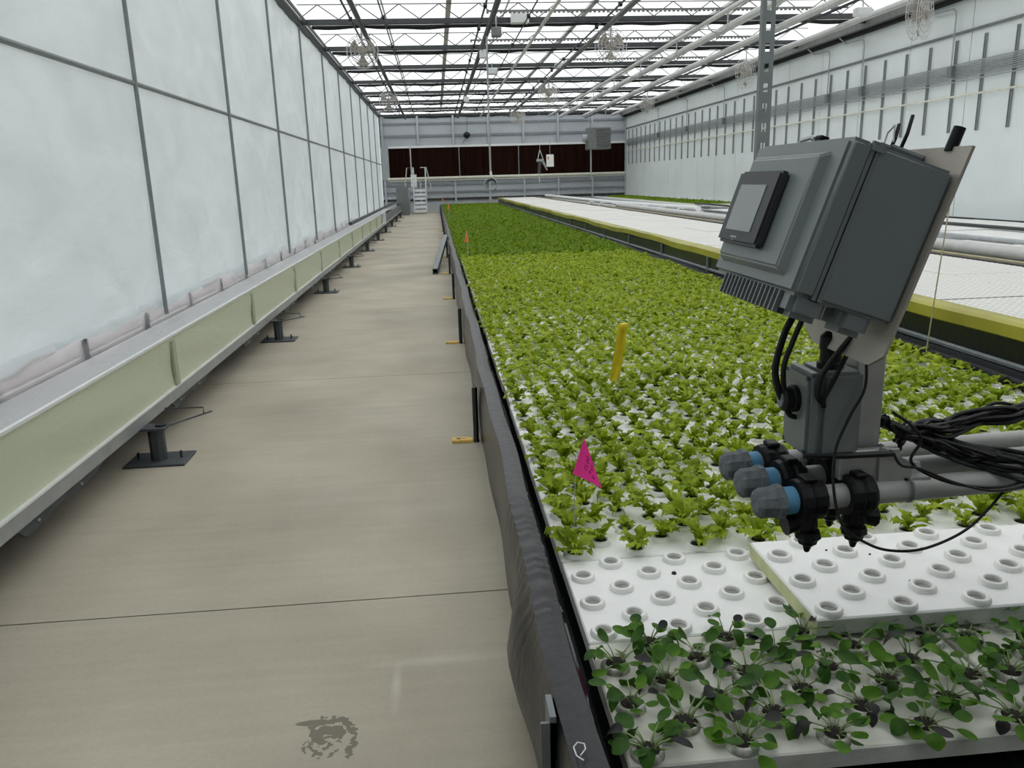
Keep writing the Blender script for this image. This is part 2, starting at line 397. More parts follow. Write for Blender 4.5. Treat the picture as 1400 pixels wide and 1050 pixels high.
for n_, k in enumerate((3, 7, 9, 14, 18, 23, 28)):
    y = chan_y[k]; P = [(XR-0.10, y, 3.35)]
    P += [(XR-0.10, y, 4.42), (XR-0.10, y+0.03, 4.53), (XR-0.10, y+0.11, 4.60), (XR-0.10, y+0.9, 4.62), (XR-0.25, y+1.0, 4.78)]
    t = thing('conduit_drop', 'bent conduit rising from a grey junction box on the white wall', 'conduit', (XR-0.10, y, 3.35), group='conduit drops on the white wall')
    MB().tube(P, 0.017, 6).build('pipe', 'steel', t, True)
    box((XR-0.15, y-0.09, 3.30), (XR-0.04, y+0.06, 3.50)).build('junction_box', 'post_steel', t, bevel=0.006, segs=1)

# ---------------------------------------------------------------- back wall
wb = sroot('wall_back')
for (z0, z1) in ((0, 0.62), (0.62, 1.70), (3.44, 3.98), (3.98, 5.1)):
    x = XL
    while x < XR-0.01:
        box((x+0.004, YB+0.02, z0), (min(XR, x+1.925)-0.004, YB+0.08, z1-0.006)).build('siding', 'back_panel', wb); x += 1.925
box((XL, YB+0.09, 0), (XR, YB+0.15, 5.1)).build('backing', 'back_girt', wb)
for z, t_, m_ in ((3.98, 0.06, 'back_girt'), (1.42, 0.05, 'back_girt'), (1.02, 0.05, 'back_girt'), (0.62, 0.05, 'dark_steel'), (4.62, 0.05, 'back_girt')):
    box((XL, YB-0.06, z-t_), (XR, YB+0.02, z+t_)).build('girt', m_, wb)
box((XL, YB-0.09, 0.70), (XR, YB-0.01, 0.82)).build('sill', 'galvanised', wb)
for k in range(8):
    x = XL + 0.15 + 1.9*k
    box((x-0.05, YB-0.10, 0.0), (x+0.05, YB-0.01, 1.70)).build('stud', 'back_panel', wb)
    box((x-0.05, YB-0.10, 3.46), (x+0.05, YB-0.01, 5.0)).build('stud', 'back_panel', wb)
box((XL, YB-0.12, 1.70), (XL+0.42, YB+0.05, 3.44)).build('jamb', 'steel', wb)
box((XR-0.10, YB-0.12, 0), (XR, YB, 4.9)).build('jamb', 'galvanised', wb)
cp = thing('cooling_pad_bank', 'long dark brown evaporative cooling pad bank in the grey end wall', 'cooling pad', (4, YB, 1.80))
x = XL+0.42; k = 0
while x < XR-0.12:
    x1 = min(XR-0.1, x+0.605)
    box((x+0.003, YB-0.05, 1.84), (x1-0.003, YB+0.05, 3.38)).build('pad', 'cooling_pad', cp); x += 0.605
box((XL+0.40, YB-0.09, 3.36), (XR-0.1, YB+0.04, 3.47)).build('top_trough', 'white_paint', cp)
for xx in (1.35, 4.6): box((xx-0.02, YB-0.07, 1.84), (xx+0.02, YB-0.05, 3.36)).build('mullion', 'back_girt', cp)
MB().tube([(XL+0.3, YB-0.12, 1.76), (XR-0.1, YB-0.12, 1.76)], 0.075, 12).build('water_pipe', 'cream_pipe', cp, True)
box((XL+0.3, YB-0.11, 1.60), (XR-0.1, YB+0.04, 1.69)).build('catch_gutter', 'light_pipe', cp)
# unseen wall behind the viewer, set close and grey to cut light from behind
wf = sroot('wall_front')
for k in range(4):
    MB().grid(lambda u, w, k=k: (XL + (XR-XL)*(k+u)/4, -1.9+0.004*math.sin(20*u+5*w), 6.2*w), 12, 10).build('wall_panel', 'back_girt', wf, True)

# ---------------------------------------------------------------- roof
ce = sroot('ceiling')
nbay = 4; bw = (XR-XL)/nbay
for j in range(nbay):
    for sdir in (0, 1):
        xa = XL + bw*(j+0.5*sdir); xb = xa + bw/2
        za, zb = (5.50, 6.15) if sdir == 0 else (6.15, 5.50)
        def q(a, b_, xa=xa, xb=xb, za=za, zb=zb):
            return MB().grid(lambda u, w: (xa+(xb-xa)*u, a+(b_-a)*w, za+(zb-za)*u), 1, 1)
        for i in range(len(POSTS)-1):
            h = (POSTS[i+1]-POSTS[i])/3
            for t3 in range(3):
                q(POSTS[i]+t3*h+0.015, POSTS[i]+(t3+1)*h-0.015).build('roof_panel', 'roof_film', ce)
    xv = XL + bw*j
    MB().tube([(xv+bw/2, Y0, 6.16), (xv+bw/2, YB, 6.16)], 0.03, 6).build('ridge', 'light_pipe', ce)
    if j: box((xv-0.06, Y0, 5.44), (xv+0.06, YB, 5.50)).build('valley_gutter', 'light_pipe', ce)
for y in POSTS[2:]:
    tr = bpy.data.objects.new('truss', None); COL.objects.link(tr); tr.parent = ce
    ydn = y-0.05
    box((XL+0.08, ydn, 5.00), (XR-0.06, ydn+0.10, 5.11)).build('bottom_chord', 'dark_steel', tr)
    MB().tube([(XL, y, 5.42), (XR, y, 5.42)], 0.012, 6).build('top_chord', 'roof_steel', tr)
    w = MB(); nx = 15; st = (XR-XL)/nx
    for k in range(nx):
        xa = XL + k*st
        w.tube([(xa, y, 5.11), (xa+st/2, y, 5.42)], 0.013, 5); w.tube([(xa+st/2, y, 5.42), (xa+st, y, 5.11)], 0.013, 5)
    w.build('web', 'roof_steel', tr)
    ph = y*1.7
    def cur(u, wv, y=y, ph=ph):
        x = XL+0.30+(XR-XL-0.6)*u
        d = 0.055 + 0.045*abs(math.sin(x*1.25+ph))*(0.6+0.4*math.sin(x*0.7+ph)) + 0.01*math.sin(x*6+ph)
        a = 2*math.pi*wv
        return (x, y+0.10*math.cos(a), 4.985 - d*0.5 + d*0.5*math.sin(a))
    MB().grid(cur, 110, 6).build('bunched_curtain', 'curtain_dark', tr, True)
# folded white blind under each truss; its shadow is put into the dark colour
def pipe(x, z, r, mat, name, label, cat, y0=Y0+6, y1=YB-0.4, grp=None, hang=False, clips=0):
    t = thing(name, label, cat, (x, y0, z), group=grp)
    MB().tube([(x, y0, z), (x, y1, z)], r, 8).build('pipe', mat, t, True)
    for y in POSTS:
        if y0 < y < y1: MB().tube([(x, y, z), (x, y, 5.02)], 0.008, 5).build('hanger', mat, t)
    if clips:
        for k in range(int((y1-y0)/clips)):
            box((x-0.035, y0+k*clips, z-0.04), (x+0.035, y0+k*clips+0.12, z+0.04)).build('clip', 'rubber', t)
    return t
g1 = 'roof pipes hung under the trusses'
pipe(-1.43, 4.86, 0.055, 'dark_steel', 'roof_pipe', 'dark thick roof pipe carrying fans beside the film wall', 'pipe')
pipe(-1.60, 4.88, 0.022, 'dark_steel', 'roof_cable_pipe', 'thin clipped conduit beside the dark fan pipe near the film wall', 'conduit', clips=3.66)
pipe(-0.92, 4.90, 0.016, 'dark_steel', 'roof_cable_pipe', 'thin dark conduit with clips between two fan pipes over the aisle', 'conduit', clips=3.66)
pipe(1.36, 4.86, 0.060, 'dark_steel', 'roof_pipe', 'dark thick roof pipe above the lettuce bed with grey boxes', 'pipe')
pipe(1.15, 4.88, 0.022, 'dark_steel', 'roof_cable_pipe', 'thin clipped conduit beside the dark pipe over the lettuce', 'conduit', clips=2.44)
pipe(2.15, 4.90, 0.016, 'dark_steel', 'roof_cable_pipe', 'thin dark conduit with clips next to the pale pipe over the lettuce', 'conduit', clips=3.66)
pipe(2.53, 4.84, 0.038, 'light_pipe', 'roof_pipe', 'pale slim roof pipe above the middle of the lettuce bed', 'pipe')
pipe(4.08, 4.86, 0.060, 'roof_steel', 'roof_pipe', 'grey fan-carrying roof pipe above the edge of the white bed', 'pipe')
pipe(3.86, 4.88, 0.022, 'dark_steel', 'roof_cable_pipe', 'thin clipped conduit beside the grey fan pipe over the white bed', 'conduit', clips=2.44)
pipe(6.25, 4.84, 0.050, 'light_pipe', 'roof_pipe', 'pale roof pipe with curved hooks above the white bed', 'pipe')
pipe(6.88, 4.80, 0.085, 'light_pipe', 'roof_pipe', 'thick pale roof duct next to the hooked pipe', 'pipe')
pipe(8.15, 4.80, 0.085, 'light_pipe', 'roof_pipe', 'thick pale roof duct nearest the white panel wall with dark pipe below', 'pipe')
pipe(8.22, 4.68, 0.028, 'dark_steel', 'roof_cable_pipe', 'dark thin pipe slung under the pale duct near the panel wall', 'pipe')
pipe(9.7, 4.82, 0.07, 'light_pipe', 'roof_pipe', 'pale roof pipe close against the top of the panel wall', 'pipe')
for k in range(7):
    x, y = 6.25, 17.5+3.66*k
    P = [(x, y, 4.82)] + [(x-0.22+0.22*math.cos(a), y, 4.60+0.20*math.sin(a)) for a in np.linspace(0.2, -3.0, 10)]
    tag(MB().tube(P, 0.016, 6).build('pipe_hook', 'steel', None, True), 'curved grey hook hanging from the pale roof pipe', 'hook', 'hooks on the pale roof pipe')
for y, xa, xb in ((19.0, 1.3, 9.6), (22.7, 1.1, 9.4), (26.4, 4.1, 9.0)):
    t = thing('drive_rack', {19.0: 'toothed drive rack bar under the first truss in view', 22.7: 'toothed drive rack bar under the second truss in view', 26.4: 'short toothed drive rack bar under the third truss in view'}[y], 'rack bar', (xa, y, 5.13))
    box((xa, y-0.02, 5.13), (xb, y+0.02, 5.17)).build('bar', 'roof_steel', t)
    w = MB()
    for k in range(int((xb-xa)/0.1)): w.box((xa+0.1*k, y-0.02, 5.10), (xa+0.1*k+0.05, y+0.02, 5.13))
    o = w.build('teeth', 'roof_steel', t); o['kind'] = 'stuff'
def fan(loc, label, tilt=0.0, s=1.0):
    t = thing('circulation_fan', label, 'fan', loc, (0, 0, tilt))
    M = lambda: MB()
    for r_ in (0.36, 0.27, 0.18, 0.09):
        MB().torus((0, -0.09, 0), r_*s, 0.007).build('guard_ring', 'fan_guard', t, local=True)
        if r_ > 0.2: MB().torus((0, 0.09, 0), r_*s, 0.007).build('guard_ring', 'fan_guard', t, local=True)
    w = MB()
    for k in range(20):
        a = 2*math.pi*k/20; c, d = math.cos(a)*s, math.sin(a)*s
        w.tube([(0.07*c, -0.11, 0.07*d), (0.36*c, -0.09, 0.36*d), (0.36*c, 0.09, 0.36*d), (0.07*c, 0.11, 0.07*d)], 0.005, 4)
    w.build('guard_spokes', 'fan_guard', t, local=True)
    for k in range(3):
        a0 = 2*math.pi*k/3 + 0.5
        def bl(u, v, a0=a0):
            a = a0 + (v-0.5)*(0.55+0.5*u); r_ = (0.06+0.25*u)*s
            return (r_*math.cos(a), 0.05*(v-0.5)*2*(1-0.4*u), r_*math.sin(a))
        MB().grid(bl, 5, 4).build('blade', 'fan_blade', t, True, local=True)
    MB().lathe([(0, -0.14), (0.06*s, -0.14), (0.08*s, -0.10), (0.08*s, 0.12), (0, 0.14)], axis='Y').build('motor', 'fan_blade', t, True, local=True)
    MB().tube([(0, 0, 0.05), (0, 0, 5.02-loc[2])], 0.02, 6).build('hanger', 'light_pipe', t, local=True)
fan((-1.53, 20.0, 4.50), 'round caged circulation fan on the dark pipe, nearer one beside the film wall')
fan((4.20, 19.5, 4.48), 'round caged circulation fan under the grey pipe, nearer one over the white bed', 0.2)
fan((-1.60, 32.0, 4.55), 'round caged circulation fan on the dark pipe, farther one beside the film wall')
fan((4.13, 29.5, 4.45), 'round caged circulation fan under the grey pipe, farther one over the white bed', 0.2)
fan((8.66, 14.5, 4.16), 'round caged circulation fan near the panel wall above the strut channels', 0.7, 1.15)
fan((8.85, 23.19, 4.26), 'round caged circulation fan by the panel wall next to the perforated column', 0.7, 1.1)
fan((4.15, 40.5, 4.50), 'round caged circulation fan farthest down the house near the cooling pads')
fan((8.9, 34.17, 4.40), 'round caged circulation fan by the panel wall at the far conduits', 0.7)
for (x, y, z, sx_, sz, mat, lab) in ((2.07, 19.3, 5.06, 0.20, 0.12, 'white_paint', 'pale grey motor box on the first roof truss over the lettuce'),
        (1.50, 18.9, 4.70, 0.11, 0.10, 'heater_grey', 'small brown-grey box hung by the dark roof pipe'),
        (1.40, 22.0, 4.70, 0.10, 0.10, 'white_paint', 'small white lamp housing under the dark roof pipe'),
        (1.95, 26.7, 4.86, 0.17, 0.09, 'galvanised', 'pale motor box on the third roof truss'),
        (1.36, 33.0, 4.66, 0.10, 0.09, 'white_paint', 'small white lamp housing far down the dark roof pipe'),
        (4.0, 26.0, 4.92, 0.16, 0.08, 'galvanised', 'pale motor box beside the grey fan pipe'),
        (8.7, 16.6, 4.60, 0.16, 0.08, 'white_paint', 'white box on the eave next to the wall fan')):
    t = thing('roof_box', lab, 'box', (x, y, z))
    box((x-sx_, y-0.10, z-sz), (x+sx_, y+0.10, z+sz)).build('housing', mat, t, bevel=0.015, segs=1)
    MB().tube([(x, y, z), (x, y, 5.12)], 0.015, 6).build('hanger', 'steel', t)
# hanging cable with a coil
t = thing('hanging_hose', 'grey hose hanging from the roof over the lettuce with a coil at its end', 'hose', (1.34, 20, 1.25))
MB().tube([(1.36, 20, 4.86), (1.345, 20, 3.2), (1.345, 20, 1.75)], 0.022, 8).build('hose', 'steel', t, True)
for k in range(4):
    MB().torus((1.34+0.01*k, 20+0.02*k, 1.45-0.02*(k % 2)), 0.15-0.012*k, 0.014, n=20).build('coil', 'dark_steel' if k % 2 else 'steel', t, True)
MB().tube([(1.345, 20, 1.75), (1.36, 20, 1.62)], 0.03, 8).build('valve', 'white_paint', t, True)
t = thing('hanging_sign_box', 'white box hanging on a wire before the brown cooling pads', 'box', (4.21, 30, 1.97))
box((4.08, 29.94, 1.97), (4.34, 30.06, 2.40)).build('case', 'white_paint', t, bevel=0.01, segs=1)
MB().tube([(4.21, 30, 2.40), (4.21, 30, 5.0)], 0.007, 5).build('wire', 'steel', t)
box((4.11, 29.935, 2.22), (4.16, 29.94, 2.33)).build('label', 'flag_orange', t)
t = thing('hanging_sprayer', 'spray gun and lance hooked on a wire beside the hanging white box', 'sprayer', (3.83, 30, 1.40))
MB().tube([(3.84, 30, 5.0), (3.84, 30, 2.55)], 0.008, 5).build('wire', 'steel', t)
MB().tube([(3.84, 30, 2.58), (3.76, 30, 2.25)], 0.014, 5).build('strap', 'light_pipe', t)
MB().tube([(3.84, 30, 2.58), (4.06, 30, 1.95)], 0.014, 5).build('strap', 'light_pipe', t)
box((3.72, 29.95, 2.16), (3.94, 30.05, 2.25)).build('bracket', 'steel', t)
MB().tube([(3.84, 30, 2.18), (3.80, 30, 1.75)], 0.06, 8).build('body', 'dark_steel', t, True)
MB().tube([(3.79, 30, 1.75), (3.82, 30, 1.40)], 0.02, 6).build('lance', 'light_pipe', t, True)
MB().tube([(3.92, 30, 2.16), (4.10, 30, 1.85)], 0.025, 6).build('handle', 'steel', t, True)
t = thing('unit_heater', 'grey louvred unit heater hung high in the far corner', 'heater', (8.55, 43, 2.97))
box((7.98, 42.4, 2.97), (9.15, 43.4, 4.05)).build('casing', 'heater_grey', t, bevel=0.02, segs=1)
for k in range(9): box((8.40, 42.36, 3.06+0.108*k), (9.09, 42.42, 3.12+0.108*k)).build('louvre', 'roof_steel', t)
MB().tube([(7.75, 42.9, 3.55), (7.98, 42.9, 3.55)], 0.20, 14).build('fan_housing', 'galvanised', t, True)
for x, y in ((8.05, 42.5), (9.05, 43.3)): MB().tube([(x, y, 4.05), (x, y, 5.05)], 0.015, 5).build('hanger', 'steel', t)
MB().tube([(8.13, 42.6, 2.98), (8.13, 42.6, 1.48)], 0.04, 8).build('drain_pipe', 'steel', t, True)
t = thing('camera_pod', 'small black sensor pod hung on the grey end wall', 'sensor', (1.80, 44.9, 3.83))
MB().lathe([(0, -0.20), (0.14, -0.10), (0.20, 0.0), (0.14, 0.12), (0, 0.18)], (1.80, 44.85, 3.95)).build('body', 'black_plastic', t)
MB().tube([(1.80, 44.85, 4.1), (1.85, 44.9, 4.9)], 0.012, 5).build('bracket', 'dark_steel', t)
MB().tube([(1.74, 44.85, 3.85), (1.55, 44.85, 3.5)], 0.01, 5).build('cable', 'rubber', t)

# ---------------------------------------------------------------- perforated column
t = thing('steel_column', 'tall grey steel column with a row of slots between the two beds', 'column', (3.60, 8.9, 0))
w = MB(); zz = 0.05; x0, x1 = 3.528, 3.672; yf = 8.83
z = 0.0
while z < 5.0:
    z1 = min(5.0, z+0.115)
    w.box((x0, yf, z), (x1, yf+0.012, z1))
    if z1 < 5.0:
        w.box((x0, yf, z1), (x0+0.046, yf+0.012, z1+0.09)); w.box((x1-0.046, yf, z1), (x1, yf+0.012, z1+0.09))
    z = z1+0.09
w.build('slotted_face', 'post_steel', t)
box((x0, yf+0.012, 0), (x0+0.010, 8.90, 5.0)).build('flange', 'post_steel', t)
box((x1-0.010, yf+0.012, 0), (x1, 8.87, 5.0)).build('flange', 'post_steel', t)
box((3.47, 8.78, 0), (3.73, 9.05, 0.015)).build('base_plate', 'post_steel', t)

# ---------------------------------------------------------------- trough along the film wall
t = thing('film_trough', 'long trough along the film wall with pale green film side', 'trough', (-1.8, 4, 0.2))
XF = -1.74; YT = 27.0
def fas(a, b_):
    return MB().grid(lambda u, w: (XF+0.012*math.sin((a+(b_-a)*u)*3.1+w*4)*math.sin(math.pi*w) , a+(b_-a)*u, 0.295+0.325*w), 20, 6)
ribs = [-1.64+2.28*k for k in range(13)]
for a, b_ in zip(ribs[:-1], ribs[1:]): fas(a, b_).build('film_side', 'trough_film', t, True)
for y in ribs: box((XF+0.002, y-0.03, 0.30), (XF+0.018, y+0.03, 0.585)).build('rib', 'trough_rib', t)
box((XF-0.006, -1.7, 0.612), (XF+0.014, YT, 0.626)).build('top_edge', 'white_paint', t)
box((XF-0.03, -1.7, 0.287), (XF+0.018, YT, 0.297)).build('bottom_edge', 'white_paint', t)
box((XF-0.06, -1.7, 0.215), (XF+0.012, 43, 0.283)).build('channel', 'steel', t)
MB().grid(lambda u, w: (XF-0.008+(XL+0.03-XF+0.008)*w, -1.7+44.7*u, 0.61-0.385*w**0.8+0.012*math.sin(u*140+w*6)*math.sin(math.pi*w)), 120, 8).build('lining_film', 'lining_film', t, True)
box((XL+0.02, -1.7, 0.196), (XF-0.06, 43, 0.206)).build('light_stop_pan', 'foot_steel', t)  # unseen, added under the lining to keep light off the floor below
box((XF-0.03, YT, 0.283), (XF+0.01, 43, 0.52)).build('metal_side', 'post_steel', t)
box((XF-0.05, YT-0.1, 0.25), (XF+0.05, YT+0.15, 0.66)).build('end_cap', 'white_paint', t)
box((XF-0.36, 19.5, 0.60), (XF-0.28, 40, 0.665)).build('metal_rail', 'dark_steel', t)
for k in range(22):
    y = 3.6+1.95*k
    MB().prism([(y-0.48, 0.216), (y+0.48, 0.216), (y+0.30, 0.168), (y+0.02, 0.160), (y-0.04, 0.178), (y-0.30, 0.150), (y-0.40, 0.152)], 'X', XF-0.02, XF-0.008).build('gusset', 'foot_steel', t)
    for dy in (-0.3, 0.12): MB().tube([(XF-0.012, y+dy, 0.185), (XF+0.002, y+dy, 0.185)], 0.007, 6).build('bolt', 'galvanised', t)
for k in range(11):
    y = 4.54 + 3.66*k - 3.66
    f = thing('trough_foot', 'dark steel trough foot on a bolted base plate on the concrete', 'support foot', (-1.67, y, 0), group='steel feet under the wall trough')
    box((-1.84, y-0.11, 0.0), (-1.50, y+0.13, 0.014)).build('base_plate', 'foot_steel', f, bevel=0.004, segs=1)
    MB().tube([(-1.67, y, 0.014), (-1.67, y, 0.205)], 0.045, 8).build('column', 'foot_steel', f, True)
    box((-1.82, y-0.06, 0.200), (-1.60, y+0.06, 0.213)).build('top_plate', 'foot_steel', f)
    MB().tube([(-1.64, y, 0.213), (-1.64, y, 0.222)], 0.03, 12).build('tube_hole_shade', 'rubber', f, True)  # black disc in place of the shade inside the open tube
    for dx in (-0.12, 0.12): MB().tube([(-1.67+dx, y+0.01, 0.014), (-1.67+dx, y+0.01, 0.055)], 0.008, 6).build('bolt', 'dark_steel', f)
    MB().tube([(-1.64, y+0.05, 0.19), (-1.47, y+0.42, 0.17)], 0.006, 5).build('bar', 'foot_steel', f)
    MB().tube([(-1.50, y+0.36, 0.175), (-1.50, y+0.36, 0.214), (-1.73, y+0.36, 0.22)], 0.005, 5).build('rod', 'foot_steel', f)

# ---------------------------------------------------------------- lettuce bed
ZR = 0.33                     # raft top
RW, RD, RT = 0.927, 0.468, 0.048
bed = thing('lettuce_bed', 'long low pond bed lined with black plastic beside the aisle', 'grow bed', (1.7, 20, 0))
YE = 43.4
def lin(u, w):
    y = 0.5 + (YE-0.5)*u
    bul = 0.06*math.exp(-((y-2.0)/0.26)**2) + 0.012*math.sin(y*1.7)**2*math.exp(-y/12)*(y > 1.8)
    prof = [(0.30, 0.05), (0.300, 0.20), (0.293, 0.33), (0.285, 0.385), (0.25, 0.396), (0.214, 0.388), (0.208, 0.36), (0.205-bul*0.7, 0.29), (0.203-bul, 0.20), (0.203-bul*0.75, 0.12), (0.205-bul*0.3, 0.05), (0.203, 0.0)]
    s_ = w*(len(prof)-1); i = min(int(s_), len(prof)-2); f_ = s_-i
    x = prof[i][0]*(1-f_)+prof[i+1][0]*f_; z = prof[i][1]*(1-f_)+prof[i+1][1]*f_
    rip = 0.0
    if 1.9 < y < 2.7: rip = 0.0022*math.sin(y*95+2*math.sin(y*23)+6*w)*(1 if i in (3, 4, 5, 6) else 0.3)
    wob = 0.006*math.sin(y*2.3)+0.004*math.sin(y*5.9+1)
    return (x+wob*(1 if i > 2 else 0.3)+rip, y, z+rip+(0.004*math.sin(y*3.1) if 2 < i < 8 else 0))
w = MB(); ysl = np.concatenate([np.arange(0.5, 4.0, 0.012), np.arange(4.0, 12, 0.12), np.arange(12, YE+0.2, 0.5)])
nn = 22; k0 = 0
for y in ysl:
    for j in range(nn+1): w.v.append(lin((y-0.5)/(YE-0.5), j/nn))
for i in range(len(ysl)-1):
    for j in range(nn):
        q = i*(nn+1)+j; w.f.append((q, q+1, q+nn+2, q+nn+1))
w.build('liner', 'liner', bed, True)
box((0.29, 0.5, 0.02), (3.20, YE, 0.24)).build('water', 'water', bed)
w = MB().grid(lambda u, v_: ((3.12, 3.115, 3.13, 3.19, 3.24, 3.245)[int(v_*5+0.5)]+0.003*math.sin(u*60), 0.5+(YE-0.5)*u, (0.1, 0.36, 0.385, 0.392, 0.385, 0.05)[int(v_*5+0.5)]+0.006*math.sin(u*85)), 160, 5)
w.build('right_liner', 'liner', bed, True)
box((0.2, YE-0.02, 0.0), (3.22, YE+0.06, 0.40)).build('end_board', 'dark_steel', bed)
box((0.2, 0.46, 0.0), (3.22, 0.52, 0.38)).build('end_board', 'liner', bed)
for k in range(15):
    y = 1.54 + 3.05*k
    w = MB().box((0.172, y-0.03, 0.0), (0.184, y+0.03, 0.34)).box((0.152, y-0.03, 0), (0.184, y-0.022, 0.34))
    if k == 0: w = MB().box((0.190, y-0.05, 0.0), (0.204, y+0.03, 0.385)).box((0.170, y-0.05, 0), (0.204, y-0.042, 0.37))
    w.build('angle_post', 'post_steel' if k == 0 else 'dark_steel', bed)
for k in range(1, 9):
    y = 1.54 + 3.05*k
    o = box((-0.062, -0.032, 0), (0.062, 0.032, 0.02)).build('wood_block', 'yellow_wood', bevel=0.003, segs=1); o.location = (0.085, y, 0)
    o.rotation_euler = (0, 0, rnd.uniform(-0.04, 0.04))
    if k == 1:
        o2 = box((-0.035, -0.012, 0.0195), (-0.010, 0.012, 0.0205)).build('ink_mark', 'flag_ink', o, local=True)
        o3 = box((0.004, -0.008, 0.0195), (0.014, 0.006, 0.0205)).build('ink_mark', 'flag_ink', o, local=True)
        tag(o, 'yellow wooden block with dark ink marks against the bed post', 'block')
    else: tag(o, 'plain yellow wooden block on the concrete against a bed post', 'block', 'yellow blocks along the bed')
t = MB().tube([(0.232, 1.345, 0.402), (0.245, 1.36, 0.404), (0.245, 1.375, 0.404), (0.232, 1.382, 0.403), (0.222, 1.37, 0.402), (0.224, 1.345, 0.402), (0.236, 1.33, 0.402)], 0.0015, 5).build('wire_clip', 'white_paint', None, True)
tag(t, 'small white wire clip lying on the black bed liner', 'clip')

# rafts -----------------------------------------------------------------------
def holes(back_first=0.117):
    out = []
    for c in range(9):
        for k in range(3):
            off = (0.117 if c % 2 == 0 else 0.039) + 0.156*k
            out.append((0.0515 + 0.103*c, RD-off))
    return out
HO = holes()
rb = box((0.004, 0.003, -RT), (RW-0.004, RD-0.003, 0))
raft_near = rb.mesh('raft', 'foam', bevel=0.004, segs=1)
raft_dirty = rb.mesh('raft', 'foam_dirty', bevel=0.004, segs=1)
col_prof = [(0.0225, 0.001), (0.0225, 0.013), (0.0255, 0.0155), (0.032, 0.0145), (0.0365, 0.009), (0.037, 0.0)]
def collar_mesh(mat, lod=18):
    me = MB().lathe(col_prof, n=lod).mesh('collar', mat, True)
    # inside of the cup
    bm = bmesh.new(); bm.from_mesh(me)
    vs = [bm.verts.new((0.0225*math.cos(2*math.pi*k/12), 0.0225*math.sin(2*math.pi*k/12), 0.003)) for k in range(12)]
    f_ = bm.faces.new(vs); f_.material_index = 1; bm.to_mesh(me); bm.free()
    me.materials.append(MATS['cup_inside']); return me
COLM, COLD = collar_mesh('collar'), collar_mesh('collar_dirty')
wl_ = MB().box((0.004, 0.003, -RT), (RW-0.004, RD-0.003, 0))
for (hx, hy) in HO: wl_.lathe([(0.022, 0.001), (0.022, 0.014), (0.034, 0.013), (0.037, 0.0)], (hx, hy, 0), n=8)
raft_far = wl_.mesh('raft', 'foam')
R0Y = 1.377                    # front edge of the seedling row
NROW = 27
def raft(x, y, z, me, label, group, collars=None, rot=0.0):
    o = link('raft', me); o.location = (x, y, z); o.rotation_euler = (0, 0, rot)
    tag(o, label, 'raft', group)
    if collars:
        for (hx, hy) in HO:
            c = link('collar', collars, o); c.location = (hx, hy, 0)
            c.rotation_euler = (0, 0, rnd.uniform(0, 6))
    return o
XB = 0.34
for rrow in range(NROW):
    y = R0Y + RD*rrow
    for c in range(3):
        x = XB + RW*c + 0.004*rnd.uniform(-1, 1); yy = y + 0.003*rnd.uniform(-1, 1)
        if rrow == 0: raft(x, y, ZR, raft_dirty, 'algae-stained seedling raft '+('beside the black aisle-side liner', 'in the middle of the bed', 'beside the yellow-edged bed')[c], 'seedling rafts', COLD)
        elif rrow == 1:
            if c == 0: raft(x, y, ZR, raft_near, 'empty white foam raft lying flat beside the raised raft', None, COLM)
            else: raft(x, y, ZR, raft_near, 'empty white foam raft under the raised raft', 'covered empty rafts', COLM)
        else:
            side = ('along the black aisle-side liner', 'in the middle column of the bed', 'along the side of the yellow-edged bed')[c]
            raft(x, yy, ZR, raft_near if rrow < 6 else raft_far, 'white foam raft carrying young pale lettuce '+side, 'lettuce rafts '+side, COLM if rrow < 6 else None)
ysf = R0Y + RD*NROW
o = box((XB, ysf, ZR-RT), (XB+3*RW, YE-0.1, ZR)).build('raft_field', 'foam'); tag(o, 'continuous white foam rafts hidden under the far dense lettuce', 'rafts', kind='stuff')
# the raised raft lying on the collars of the others
hr = raft(0.928, 1.772, 0.393, raft_near, 'raised empty white foam raft lying on top of its neighbours', None, COLM)
box((0.0035, 0.004, -RT-0.0005), (0.0045, RD-0.004, -0.008)).build('yellowed_edge', 'foam_yellow', hr, local=True)
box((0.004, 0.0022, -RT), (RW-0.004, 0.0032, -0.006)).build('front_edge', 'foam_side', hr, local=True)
for k, (dx, dy) in enumerate(((0.325, 0.33), (0.35, 0.16), (0.46, 0.20), (0.21, 0.375), (0.28, 0.21))):
    o = MB().lathe([(0, 0.004), (0.003, 0.003), (0.004, 0.0), (0, 0)], n=6).build('soil_crumb', 'peat'); o.location = (0.928+dx, 1.772+dy, 0.393)
    tag(o, 'tiny dark soil crumb on the raised white raft', 'crumb', 'soil crumbs on the raised raft')
o = MB().lathe([(0, 0.008), (0.006, 0.006), (0.008, 0.0), (0, 0)], n=7).build('soil_crumb', 'peat'); o.location = (0.673, 2.185, ZR)
tag(o, 'dark soil crumb on the flat empty raft', 'crumb')

